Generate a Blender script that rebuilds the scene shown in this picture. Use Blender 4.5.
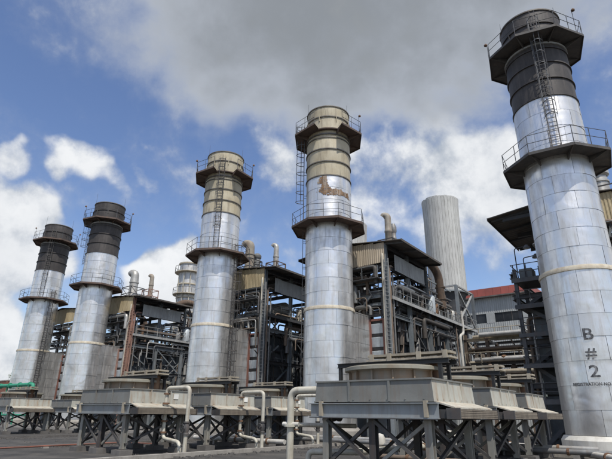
import bpy, math, random
from math import sin, cos, tan, pi, radians, atan2, hypot, sqrt
from mathutils import Vector, Matrix
random.seed(11)
for o in list(bpy.data.objects): bpy.data.objects.remove(o)
S = bpy.context.scene
COL = S.collection

# ------------------------------------------------------------------ camera
FPX, PITCH, ROLL, CAMH = 480.0, math.atan(185.5/480), radians(.75), 1.62
cam = bpy.data.cameras.new('camera'); co = bpy.data.objects.new('camera', cam); COL.objects.link(co)
cam.sensor_width = 36; cam.lens = FPX/612*36; cam.clip_end = 5000; cam.clip_start = .1
co.matrix_world = Matrix.Translation((0, 0, CAMH)) @ Matrix.Rotation(pi/2+PITCH, 4, 'X') @ Matrix.Rotation(ROLL, 4, 'Z')
S.camera = co

def ray(px, py):                       # photo pixel (612 wide) -> direction
    x, y = px-306, -(py-229.5)
    x, y = cos(ROLL)*x-sin(ROLL)*y, sin(ROLL)*x+cos(ROLL)*y
    return Vector((x, FPX*cos(PITCH)-y*sin(PITCH), FPX*sin(PITCH)+y*cos(PITCH)))

# plant axes: u runs back-right, v runs back-left (the row of stacks)
PHI = atan2(.79556, .60588)
U = Vector((cos(PHI), sin(PHI), 0)); V = Vector((-sin(PHI), cos(PHI), 0))
def W(u, v, z=0): return U*u+V*v+Vector((0, 0, z))
def on_u(px, py, u):
    d = ray(px, py); t = u/d.dot(U); p = d*t; return p.dot(U), p.dot(V), p.z+CAMH
def on_v(px, py, v):
    d = ray(px, py); t = v/d.dot(V); p = d*t; return p.dot(U), p.dot(V), p.z+CAMH
def on_ground(px, py, z=0):
    d = ray(px, py); t = (z-CAMH)/d.z; p = d*t; return p.dot(U), p.dot(V)

# ------------------------------------------------------------------ light and sky
SUN_EL, SUN_AZ = radians(60), radians(160)      # azimuth clockwise from the view direction (+Y)
sun = bpy.data.lights.new('sun', 'SUN'); so = bpy.data.objects.new('sun', sun); COL.objects.link(so)
sun.energy = 4.2; sun.angle = radians(.53); sun.color = (1, .95, .87)
sd = Vector((sin(SUN_AZ)*cos(SUN_EL), cos(SUN_AZ)*cos(SUN_EL), sin(SUN_EL)))
so.rotation_euler = sd.to_track_quat('Z', 'Y').to_euler()
S.view_settings.view_transform = 'Standard'; S.view_settings.look = 'None'
S.view_settings.exposure = 0.0; S.view_settings.gamma = 1
S.render.engine = 'CYCLES'

world = bpy.data.worlds.new('World'); S.world = world; world.use_nodes = True
def sky():
    nt = world.node_tree; N = nt.nodes; L = nt.links; N.clear()
    out = N.new('ShaderNodeOutputWorld'); bg = N.new('ShaderNodeBackground'); bg.inputs[1].default_value = .13
    L.new(bg.outputs[0], out.inputs[0])
    sk = N.new('ShaderNodeTexSky'); sk.sky_type = 'NISHITA'; sk.sun_disc = False
    sk.sun_elevation = SUN_EL; sk.sun_rotation = SUN_AZ
    sk.air_density = 1.0; sk.dust_density = .7; sk.ozone_density = 2.0
    hs = N.new('ShaderNodeHueSaturation'); hs.inputs['Saturation'].default_value = 1.06; hs.inputs['Value'].default_value = 1.2
    hs.inputs['Hue'].default_value = .508
    L.new(sk.outputs[0], hs.inputs['Color'])
    tc = N.new('ShaderNodeTexCoord'); D = tc.outputs['Generated']
    def noise(vec, sc, det, rough, off=0, dist=0):
        n = N.new('ShaderNodeTexNoise'); n.inputs['Scale'].default_value = sc; n.inputs['Detail'].default_value = det
        n.inputs['Roughness'].default_value = rough; n.inputs['Distortion'].default_value = dist
        if off:
            a = N.new('ShaderNodeVectorMath'); a.operation = 'ADD'; L.new(vec, a.inputs[0]); a.inputs[1].default_value = (off, off*.7, -off); vec = a.outputs[0]
        L.new(vec, n.inputs['Vector']); return n
    def math_(op, a, b=None, c=None, clamp=False):
        m = N.new('ShaderNodeMath'); m.operation = op; m.use_clamp = clamp
        for i, x in enumerate((a, b, c)):
            if x is None: continue
            if isinstance(x, (int, float)): m.inputs[i].default_value = x
            else: L.new(x, m.inputs[i])
        return m.outputs[0]
    def step(x, a, b, lo=0, hi=1):
        m = N.new('ShaderNodeMapRange'); m.interpolation_type = 'SMOOTHSTEP'
        L.new(x, m.inputs[0])
        for i, q in enumerate((a, b, lo, hi)): m.inputs[i+1].default_value = q
        return m.outputs[0]
    wn = noise(D, 5.5, 3, .55)
    w1 = N.new('ShaderNodeVectorMath'); w1.operation = 'SUBTRACT'; L.new(wn.outputs['Color'], w1.inputs[0]); w1.inputs[1].default_value = (.5, .5, .5)
    w2 = N.new('ShaderNodeVectorMath'); w2.operation = 'SCALE'; L.new(w1.outputs[0], w2.inputs[0]); w2.inputs['Scale'].default_value = .22
    w3 = N.new('ShaderNodeVectorMath'); w3.operation = 'ADD'; L.new(D, w3.inputs[0]); L.new(w2.outputs[0], w3.inputs[1])
    w4 = N.new('ShaderNodeVectorMath'); w4.operation = 'NORMALIZE'; L.new(w3.outputs[0], w4.inputs[0]); DW = w4.outputs[0]
    # cloud bodies: photo pixel centre, radius in pixels, thickness
    grey = [(140,5,70,.45),(200,20,85,.7),(265,15,100,1.05),(335,15,100,1.15),(405,12,95,1.05),(465,10,70,.7),(175,70,36,.4),(225,82,45,.55),(285,85,52,.65),(350,68,50,.65),(415,65,48,.6),(455,52,40,.45),
            (395,-130,230,1.3),(150,-150,130,.8)]
    white = [(80,168,31,.75),(60,150,22,.5),(108,176,18,.42),(8,226,34,.85),(0,160,24,.6),(28,205,20,.4),(145,162,13,.42),(8,285,40,.85),(0,325,40,.8),(5,358,42,.9),(-30,380,60,.9),(45,345,22,.4),(35,262,22,.4),
             (160,284,36,1.1),(186,268,28,1.0),(135,294,22,.6),(175,300,30,.8),
             (275,165,30,.55),(262,152,20,.4),(420,170,48,.72),(470,178,54,.9),(505,152,40,.7),(385,208,44,.65),(450,218,44,.6),(500,218,32,.5),(355,165,32,.55),(392,150,30,.5),(440,130,34,.55),
             (-60,220,60,.8),(680,260,90,.7),(560,262,25,.25),(495,245,24,.35)]
    def bodies(lst):
        acc = None
        for x, y, rr, w in lst:
            c = ray(x, y); k = c.length; c = c.normalized(); ang = rr/k*1.15
            d = N.new('ShaderNodeVectorMath'); d.operation = 'DOT_PRODUCT'; L.new(DW, d.inputs[0]); d.inputs[1].default_value = c
            q = step(d.outputs['Value'], cos(ang*1.2), cos(ang*.1), 0, w)
            acc = q if acc is None else math_('SMOOTH_MAX', acc, q, .3)
        return acc
    G, Wt = bodies(grey), bodies(white)
    # beyond the frame the same broken cloud goes on
    fw = ray(306, 200).normalized()
    d = N.new('ShaderNodeVectorMath'); d.operation = 'DOT_PRODUCT'; L.new(D, d.inputs[0]); d.inputs[1].default_value = fw
    outside = step(d.outputs['Value'], cos(radians(50)), cos(radians(38)), 1, 0)
    g = noise(D, 2.1, 2, .5, off=3.3)
    Wt = math_('MAXIMUM', Wt, math_('MULTIPLY', step(g.outputs[0], .45, .62, 0, .95), outside))
    def puff(vec):
        f1 = noise(vec, 6.5, 9, .58, off=1.7, dist=.2); f2 = noise(vec, 17, 7, .6, off=5.1)
        return math_('ADD', math_('MULTIPLY', math_('SUBTRACT', f1.outputs[0], .5), 1.2), math_('MULTIPLY', math_('SUBTRACT', f2.outputs[0], .5), .5))
    fb = puff(D)
    sh = N.new('ShaderNodeVectorMath'); sh.operation = 'ADD'; L.new(D, sh.inputs[0]); sh.inputs[1].default_value = (.01, -.01, .035)
    fb2 = puff(sh.outputs[0])
    relief = math_('SUBTRACT', fb, fb2)
    dG = math_('ADD', G, math_('MULTIPLY', fb, .75)); dW = math_('ADD', Wt, fb)
    mG = step(dG, .06, .78, 0, .95); mW = step(dW, .22, .72, 0, .98)
    thick = step(math_('ADD', G, math_('MULTIPLY', math_('ADD', fb, math_('MULTIPLY', math_('SUBTRACT', noise(D, 3.2, 5, .55, off=9.1).outputs[0], .5), 1.4)), .7)), .30, 1.35)
    lit = step(math_('ADD', math_('MULTIPLY', relief, 1.1), math_('MULTIPLY', dW, .45)), -.12, .62)
    def mix(fac, c6, c7):
        m = N.new('ShaderNodeMix'); m.data_type = 'RGBA'; L.new(fac, m.inputs[0])
        for i, c in ((6, c6), (7, c7)):
            if isinstance(c, tuple): m.inputs[i].default_value = (*c, 1)
            else: L.new(c, m.inputs[i])
        return m.outputs[2]
    gcol = mix(thick, (3.9, 4.2, 4.7), (2.15, 2.32, 2.5))
    wcol = mix(lit, (3.3, 3.7, 4.3), (7.3, 7.4, 7.5))
    c = mix(mW, hs.outputs[0], wcol)
    c = mix(mG, c, gcol)
    class _O: outputs = [None, None, c]
    mx = _O
    L.new(mx.outputs[2], bg.inputs[0])
sky()

# ------------------------------------------------------------------ materials (world-space procedural)
MATS = {}
def mat(name, c1, c2=None, rough=.6, metal=0, scale=1.5, streak=None, streak_amt=.5, bump=0, bscale=8, rnd=.12, dent=0, spec=.5, streak_scale=2.2, rrough=0, pos=.5, corr=0):
    m = bpy.data.materials.new(name); m.use_nodes = True; nt = m.node_tree; N = nt.nodes; L = nt.links
    b = N['Principled BSDF']; b.inputs['Roughness'].default_value = rough; b.inputs['Metallic'].default_value = metal
    b.inputs['Specular IOR Level'].default_value = spec
    c2 = c2 or tuple(x*.7 for x in c1)
    g = N.new('ShaderNodeNewGeometry'); P = g.outputs['Position']
    oi = N.new('ShaderNodeObjectInfo')
    n = N.new('ShaderNodeTexNoise'); n.inputs['Scale'].default_value = scale; n.inputs['Detail'].default_value = 8; n.inputs['Roughness'].default_value = .65
    L.new(P, n.inputs['Vector'])
    r = N.new('ShaderNodeMapRange'); L.new(n.outputs[0], r.inputs[0]); r.inputs[1].default_value = pos-.18; r.inputs[2].default_value = pos+.18
    mx = N.new('ShaderNodeMix'); mx.data_type = 'RGBA'; L.new(r.outputs[0], mx.inputs[0]); mx.inputs[6].default_value = (*c1, 1); mx.inputs[7].default_value = (*c2, 1)
    colr = mx.outputs[2]
    if streak:
        mp = N.new('ShaderNodeMapping'); mp.inputs['Scale'].default_value = (streak_scale, streak_scale, streak_scale*.13); L.new(P, mp.inputs[0])
        n2 = N.new('ShaderNodeTexNoise'); n2.inputs['Scale'].default_value = 1.6; n2.inputs['Detail'].default_value = 7; n2.inputs['Roughness'].default_value = .7; L.new(mp.outputs[0], n2.inputs[0])
        r2 = N.new('ShaderNodeMapRange'); L.new(n2.outputs[0], r2.inputs[0]); r2.inputs[1].default_value = .48; r2.inputs[2].default_value = .69; r2.inputs[4].default_value = streak_amt
        m2 = N.new('ShaderNodeMix'); m2.data_type = 'RGBA'; L.new(r2.outputs[0], m2.inputs[0]); L.new(colr, m2.inputs[6]); m2.inputs[7].default_value = (*streak, 1); colr = m2.outputs[2]
        if metal:
            mm = N.new('ShaderNodeMapRange'); L.new(r2.outputs[0], mm.inputs[0]); mm.inputs[3].default_value = metal; mm.inputs[4].default_value = 0; L.new(mm.outputs[0], b.inputs['Metallic'])
    rr = N.new('ShaderNodeMapRange'); L.new(oi.outputs['Random'], rr.inputs[0]); rr.inputs[3].default_value = 1-rnd; rr.inputs[4].default_value = 1+rnd
    vm = N.new('ShaderNodeVectorMath'); vm.operation = 'SCALE'; L.new(colr, vm.inputs[0]); L.new(rr.outputs[0], vm.inputs['Scale'])
    L.new(vm.outputs[0], b.inputs['Base Color'])
    if rrough:
        q = N.new('ShaderNodeMapRange'); L.new(n.outputs[0], q.inputs[0]); q.inputs[1].default_value = .3; q.inputs[2].default_value = .7; q.inputs[3].default_value = rough-rrough; q.inputs[4].default_value = rough+rrough
        L.new(q.outputs[0], b.inputs['Roughness'])
    nrm = None
    if dent:
        nd = N.new('ShaderNodeTexNoise'); nd.inputs['Scale'].default_value = .75; nd.inputs['Detail'].default_value = 2.2; nd.inputs['Roughness'].default_value = .4; nd.inputs['Distortion'].default_value = .35
        off = N.new('ShaderNodeVectorMath'); off.operation = 'SCALE'; 
        cx = N.new('ShaderNodeCombineXYZ')
        for i in range(3): L.new(oi.outputs['Random'], cx.inputs[i])
        L.new(cx.outputs[0], off.inputs[0]); off.inputs['Scale'].default_value = .5
        ad = N.new('ShaderNodeVectorMath'); L.new(P, ad.inputs[0]); L.new(off.outputs[0], ad.inputs[1]); L.new(ad.outputs[0], nd.inputs[0])
        bp = N.new('ShaderNodeBump'); bp.inputs['Distance'].default_value = dent; bp.inputs['Strength'].default_value = 1; L.new(nd.outputs[0], bp.inputs['Height']); nrm = bp.outputs[0]
    if bump:
        nb = N.new('ShaderNodeTexNoise'); nb.inputs['Scale'].default_value = bscale; nb.inputs['Detail'].default_value = 6; L.new(P, nb.inputs[0])
        bp = N.new('ShaderNodeBump'); bp.inputs['Distance'].default_value = bump; bp.inputs['Strength'].default_value = 1; L.new(nb.outputs[0], bp.inputs['Height'])
        if nrm: L.new(nrm, bp.inputs['Normal'])
        nrm = bp.outputs[0]
    if nrm: L.new(nrm, b.inputs['Normal'])
    MATS[name] = m; return m
mat('aluminium', (.82,.81,.79), (.64,.635,.62), .37, .85, .7, (.29,.265,.24), .45, .0012, 14, .06, dent=.085, rrough=.09)
mat('seam_grey', (.30,.30,.31), (.2,.2,.2), .6, .5)
mat('vent_paint', (.33,.31,.27), (.24,.21,.17), .65, 0, 1.5, (.16,.09,.055), .6)
mat('lip_cream', (.31,.30,.25), (.22,.205,.16), .6, 0, 1.4, (.22,.14,.08), .5)
mat('aluminium_old', (.66,.66,.65), (.47,.47,.47), .55, .75, .9, (.30,.25,.20), .55, .002, 14, .10, dent=.06)
mat('black_paint', (.030,.027,.027), (.055,.048,.045), .62, 0, 1.2, (.13,.11,.10), .35, .004, 9, .18)
mat('cream_paint', (.50,.455,.345), (.41,.35,.235), .6, 0, .9, (.13,.10,.075), .6, .003, 9, .12)
mat('cream_band', (.62,.58,.48), (.45,.38,.28), .7, 0, 2.5, (.16,.11,.07), .4)
mat('white_paint', (.70,.69,.64), (.56,.54,.48), .6, 0, 1.5, (.22,.16,.10), .3)
mat('ring_steel', (.10,.095,.09), (.19,.18,.16), .6, .3, 3, (.12,.07,.045), .5)
mat('rust', (.20,.105,.055), (.09,.055,.04), .85, 0, 2.5, (.30,.20,.12), .5, .008, 14)
mat('rust_dark', (.12,.075,.05), (.065,.05,.04), .85, 0, 2.2, (.22,.16,.11), .6, .01, 10)
mat('rust_bare', (.25,.155,.09), (.12,.075,.045), .9, 0, 2.5, (.45,.42,.38), .7, .02, 10)
mat('plat_rust', (.13,.09,.072), (.075,.06,.055), .8, 0, 2, (.18,.10,.06), .5, .004, 10)
mat('plat_dark', (.055,.054,.056), (.10,.095,.09), .7, .1, 2, (.15,.10,.07), .35, .004, 10)
mat('steel_dark', (.05,.055,.062), (.09,.092,.096), .6, .2, 2, (.10,.06,.04), .4, rnd=.35)
mat('steel_blue', (.14,.165,.185), (.22,.24,.25), .55, .1, 1.5, (.12,.09,.07), .45, rnd=.2)
mat('steel_light', (.36,.37,.37), (.25,.255,.25), .55, .1, 1.5, (.15,.10,.07), .5, rnd=.2)
mat('red_oxide', (.23,.085,.06), (.14,.07,.055), .75, 0, 2, (.10,.07,.06), .5, rnd=.15)
mat('pink_paint', (.36,.21,.17), (.22,.13,.10), .7, 0, 2, (.12,.08,.06), .5, rnd=.15)
mat('yellow_clad', (.50,.42,.27), (.40,.32,.19), .6, 0, .8, (.20,.14,.08), .45, rnd=.10)
mat('tan_clad', (.50,.43,.33), (.42,.35,.26), .6, 0, .8, (.25,.18,.12), .4, rnd=.10)
mat('grey_clad', (.40,.41,.40), (.30,.31,.31), .55, .1, .7, (.17,.15,.13), .5, rnd=.08)
mat('roof_sheet', (.06,.058,.055), (.12,.105,.09), .7, .1, 1.2, (.14,.09,.06), .5)
mat('casing', (.09,.11,.13), (.17,.19,.205), .55, .3, .9, (.10,.075,.06), .5, .004, 5, .3)
mat('silver_louvre', (.55,.60,.63), (.40,.44,.47), .5, .3, 1.5, (.2,.17,.14), .4)
mat('pipe_cream', (.53,.51,.44), (.42,.395,.325), .5, 0, 3.0, (.17,.11,.065), .65, .003, 18, rnd=.08)
mat('pipe_white', (.62,.61,.57), (.45,.43,.39), .6, 0, 2.5, (.2,.16,.12), .4)
mat('pipe_brown', (.17,.125,.095), (.10,.08,.065), .75, 0, 2, (.26,.2,.15), .5, rnd=.4)
mat('pipe_dark', (.06,.058,.056), (.10,.09,.08), .65, .1, 2, (.13,.09,.065), .5, rnd=.4)
mat('pipe_grey', (.27,.28,.28), (.17,.17,.17), .55, .3, 2, (.14,.09,.06), .5, rnd=.35)
mat('insulation', (.50,.50,.48), (.34,.33,.31), .5, .5, 1.8, (.2,.15,.11), .4, dent=.03)
mat('concrete', (.34,.32,.29), (.23,.215,.195), .9, 0, 1.2, (.12,.105,.09), .45, .006, 20)
mat('concrete_dark', (.16,.15,.14), (.10,.095,.09), .9, 0, 1.2, (.07,.06,.055), .45, .006, 20)
mat('pale_stack', (.52,.525,.505), (.44,.44,.425), .85, 0, .5, (.22,.215,.20), .6, .006, 6, .10, streak_scale=3.6)
mat('cooler_grey_shaded', (.205,.208,.195), (.15,.152,.142), .55, 0, 1.3, (.16,.115,.08), .5, .002, 12, .06)  # grey paint, made darker to carry the shade of the front faces
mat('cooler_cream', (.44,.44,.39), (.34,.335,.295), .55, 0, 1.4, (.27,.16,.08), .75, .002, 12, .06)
mat('cooler_white', (.49,.47,.41), (.38,.355,.29), .55, 0, 1.5, (.28,.17,.09), .65)
mat('beam_grey', (.26,.28,.29), (.20,.215,.22), .5, .1, 1.5, (.16,.12,.09), .5)
mat('leg_paint', (.22,.23,.215), (.30,.285,.25), .6, .05, 1.6, (.15,.10,.07), .6, .002, 12, .15)
mat('brace_dark', (.045,.046,.05), (.09,.085,.08), .65, .1, 2, (.11,.07,.05), .5, rnd=.3)
mat('header_wood', (.24,.205,.16), (.15,.125,.10), .85, 0, 3, (.09,.075,.06), .5)
mat('beam_tan', (.40,.355,.275), (.29,.255,.20), .7, 0, 2, (.15,.11,.08), .5)
mat('fan_skin', (.20,.195,.17), (.27,.18,.11), .65, 0, 1.1, (.22,.13,.07), .6)
mat('black_metal', (.02,.02,.022), (.04,.04,.04), .5, .3)
mat('green_paint', (.035,.30,.18), (.03,.20,.13), .65, 0, 1.5, (.04,.12,.08), .3)
mat('red_roof', (.29,.065,.05), (.21,.055,.045), .6, 0, .8, (.15,.05,.04), .4)
mat('wall_grey', (.43,.45,.45), (.35,.37,.37), .6, 0, .6, (.24,.23,.21), .45, rnd=.05)
mat('dark_glass', (.02,.024,.03), (.035,.04,.045), .18, 0)
mat('brick_red', (.28,.115,.075), (.19,.085,.06), .85, 0, 3, (.12,.07,.05), .4)
mat('letter_paint', (.04,.042,.048), (.17,.175,.18), .65, .2, 6, (.34,.34,.35), .7, pos=.62, streak_scale=5)
mat('asphalt', (.066,.062,.057), (.026,.025,.025), .88, 0, .38, (.13,.115,.10), .5, .015, 30, streak_scale=.5, rrough=.12)
mat('leaf', (.055,.095,.022), (.035,.065,.018), .7, 0, 1.5, rnd=.2)
mat('bark', (.10,.075,.055), None, .9)
mat('sign_white', (.78,.78,.75), (.7,.7,.66), .6)
mat('lens_glass', (.5,.5,.48), (.4,.4,.38), .2)
def M(n): return MATS[n]

# ------------------------------------------------------------------ mesh builder
class MB:
    def __init__(s): s.v = []; s.f = []
    def add(s, vs, fs):
        k = len(s.v); s.v += [tuple(p) for p in vs]; s.f += [tuple(i+k for i in f) for f in fs]; return s
    def box(s, c, d, rz=0, rx=0):
        x, y, z = [q/2 for q in d]; R = Matrix.Rotation(rz, 3, 'Z') @ Matrix.Rotation(rx, 3, 'X'); c = Vector(c)
        vs = [c+R @ Vector((a*x, b*y, e*z)) for e in (-1, 1) for a, b in ((-1,-1),(1,-1),(1,1),(-1,1))]
        return s.add(vs, [(3,2,1,0),(4,5,6,7),(0,1,5,4),(1,2,6,5),(2,3,7,6),(3,0,4,7)])
    def b2(s, x0, x1, y0, y1, z0, z1): return s.box(((x0+x1)/2, (y0+y1)/2, (z0+z1)/2), (x1-x0, y1-y0, z1-z0))
    def bar(s, p, q, w, h, up=(0,0,1)):
        p, q = Vector(p), Vector(q); d = (q-p).normalized(); up = Vector(up)
        if abs(d.dot(up)) > .98: up = Vector((1,0,0))
        a = d.cross(up).normalized()*w/2; b = a.cross(d).normalized()*h/2
        vs = [e+i*a+j*b for e in (p, q) for i, j in ((-1,-1),(1,-1),(1,1),(-1,1))]
        return s.add(vs, [(3,2,1,0),(4,5,6,7),(0,1,5,4),(1,2,6,5),(2,3,7,6),(3,0,4,7)])
    def hsec(s, p, q, w, h, t=.025, up=(0,0,1)):        # H / I section
        p, q = Vector(p), Vector(q); d = (q-p).normalized(); up = Vector(up)
        if abs(d.dot(up)) > .98: up = Vector((1,0,0))
        a = d.cross(up).normalized(); b = a.cross(d).normalized()
        s.bar(p+b*(h/2-t/2), q+b*(h/2-t/2), w, t, b); s.bar(p-b*(h/2-t/2), q-b*(h/2-t/2), w, t, b); s.bar(p, q, t, h-2*t, b)
        return s
    def tube(s, pts, r, n=8, cap=True, closed=False):
        pts = [Vector(p) for p in pts]; m = len(pts); k = len(s.v); prev = None; rs = r if isinstance(r, (list, tuple)) else [r]*m
        for i, p in enumerate(pts):
            if closed: t = (pts[(i+1) % m]-pts[i-1]).normalized()
            else: t = ((pts[min(i+1, m-1)]-p).normalized()+(p-pts[max(i-1, 0)]).normalized()).normalized()
            if prev is None:
                up = Vector((0,0,1)) if abs(t.z) < .9 else Vector((1,0,0)); a = t.cross(up).normalized()
            else: a = (prev-t*prev.dot(t)).normalized()
            prev = a; b = t.cross(a)
            s.v += [tuple(p+rs[i]*(a*cos(2*pi*j/n)+b*sin(2*pi*j/n))) for j in range(n)]
        rng = m if closed else m-1
        for i in range(rng):
            i2 = (i+1) % m
            for j in range(n): s.f.append((k+i*n+j, k+i*n+(j+1) % n, k+i2*n+(j+1) % n, k+i2*n+j))
        if cap and not closed: s.f.append(tuple(k+j for j in range(n))[::-1]); s.f.append(tuple(k+(m-1)*n+j for j in range(n)))
        return s
    def lathe(s, prof, n=40, a0=0, a1=2*pi, c=(0,0)):
        full = abs(a1-a0-2*pi) < 1e-6; cols = n if full else n+1; k = len(s.v); m = len(prof)
        for j in range(cols):
            a = a0+(a1-a0)*j/n
            s.v += [(c[0]+r*cos(a), c[1]+r*sin(a), z) for r, z in prof]
        for j in range(n):
            j2 = (j+1) % cols
            for i in range(m-1): s.f.append((k+j*m+i, k+j2*m+i, k+j2*m+i+1, k+j*m+i+1))
        return s
    def disc(s, r, z, n=40, c=(0,0), flip=False):
        k = len(s.v); s.v += [(c[0]+r*cos(2*pi*j/n), c[1]+r*sin(2*pi*j/n), z) for j in range(n)]
        f = tuple(k+j for j in range(n)); s.f.append(f[::-1] if flip else f); return s
    def mesh(s, name, m, smooth=0):
        me = bpy.data.meshes.new(name); me.from_pydata(s.v, [], s.f); me.materials.append(M(m)); me.update()
        if smooth:
            for p in me.polygons: p.use_smooth = True
            me.set_sharp_from_angle(angle=radians(smooth))
        return me
    def build(s, name, m, parent=None, loc=(0,0,0), rz=0, smooth=0):
        return put(name, s.mesh(name, m, smooth), parent, loc, rz)
def put(name, me, parent=None, loc=(0,0,0), rz=0):
    o = bpy.data.objects.new(name, me); COL.objects.link(o); o.location = loc; o.rotation_euler = (0,0,rz)
    if parent: o.parent = parent
    return o
def tag(o, label, cat, group=None, kind=None):
    o['label'] = label; o['category'] = cat
    if group: o['group'] = group
    if kind: o['kind'] = kind
    return o
def struct(o, kind='structure'): o['kind'] = kind; return o
def thing(name, label, cat, u, v, z=0, group=None, rot=PHI):
    e = bpy.data.objects.new(name, None); COL.objects.link(e); e.location = W(u, v, z); e.rotation_euler = (0,0,rot); e.empty_display_size = .3
    return tag(e, label, cat, group)
def copy_tree(o, parent=None):
    c = o.copy(); COL.objects.link(c); c.parent = parent
    for ch in list(o.children): copy_tree(ch, c)
    return c
def bend(pts, r=.3, n=5):              # fillet the corners of a polyline
    pts = [Vector(p) for p in pts]; out = [pts[0]]
    for i in range(1, len(pts)-1):
        p, a, b = pts[i], pts[i-1], pts[i+1]; da, db = (a-p), (b-p); k = min(r, da.length*.49, db.length*.49)
        A, B = p+da.normalized()*k, p+db.normalized()*k
        for t in range(n+1):
            t /= n; out.append((1-t)**2*A+2*t*(1-t)*p+t*t*B)
    return out+[pts[-1]]

# ------------------------------------------------------------------ ground
def ground():
    o = MB().add([(-1500,-60,0),(1500,-60,0),(1500,2500,0),(-1500,2500,0)], [(0,1,2,3)]).build('ground', 'asphalt'); struct(o)
    root = MB().b2(0, 40, -20, 110, .004, .14).build('concrete_apron', 'concrete_dark', None, W(26.4, 0), PHI); struct(root)
    k = MB().b2(0, 30, -.12, .12, .0, .16).build('kerb', 'concrete', None, W(9, 16.6), PHI); struct(k)
    k = MB().b2(-.15, .15, 0, 80, .0, .22).build('kerb', 'concrete', None, W(25.9, -4), PHI); struct(k)
    k = MB().b2(0, 15, -.1, .1, .0, .12).build('kerb', 'concrete_dark', None, W(11, 25.5), PHI); struct(k)
    k = MB().b2(0, 16, -.1, .1, .0, .12).build('kerb', 'concrete_dark', None, W(10, 35.5), PHI); struct(k)
    # broken rubble along the kerbs
    mb = MB(); R = random.Random(5)
    for i in range(900):
        u = R.uniform(13, 26); v = R.choice((R.gauss(16.3,.35), R.gauss(25.2,.5), R.gauss(35,.7), R.uniform(5,45)))
        s = R.uniform(.02,.08); p = W(u, v, s*.3); mb.box(p, (s*R.uniform(1,2), s*R.uniform(1,2), s), R.uniform(0,3))
    o = mb.build('rubble', 'concrete_dark'); tag(o, 'small loose rubble scattered over dark ground below coolers', 'rubble', kind='stuff')
ground()

# ------------------------------------------------------------------ exhaust stacks
US = 30.6
R0, RL, RU, HS = 1.90, 1.955, 1.87, 26.8
STK = {}
for k, az, dist in (('E',30.45,30.3),('D',2.9,0),('C',-10.82,0),('B',-23.95,0),('A',-28.8,0)):
    aU = 90-math.degrees(PHI); dd = dist or US/cos(radians(aU-az))
    STK[k] = (dd*cos(radians(aU-az)), dd*sin(radians(aU-az)))
def arc_mesh(name, R, ang, h, m, n=7, lip=.014):
    mb = MB(); prof = [(R+lip, 0), (R+lip*.5, h*.5), (R, h)]
    for j in range(n+1):
        a = -ang/2+ang*j/n; mb.v += [(r*cos(a), r*sin(a), z) for r, z in prof]
    for j in range(n):
        for i in range(2): mb.f.append((j*3+i, (j+1)*3+i, (j+1)*3+i+1, j*3+i+1))
    k = len(mb.v)                                   # folded lower edge so the sheet has a thickness
    for j in range(n+1):
        a = -ang/2+ang*j/n; mb.v.append(((R-.01)*cos(a), (R-.01)*sin(a), 0))
    for j in range(n): mb.f.append((k+j, k+j+1, (j+1)*3, j*3))
    return mb.mesh(name, m, 40)
NP = 7
LOW_H, UP_H = (9.0-.85)/7, (20.05-9.25)/10
PANEL = {}
for m in ('aluminium',):
    for i in range(3):
        PANEL['low', i] = arc_mesh('panel', RL-.006*i, 2*pi/NP-.008, LOW_H-.008, m)
        PANEL['up', i] = arc_mesh('panel', R0-.006*i, 2*pi/NP-.008, UP_H-.008, m)

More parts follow.
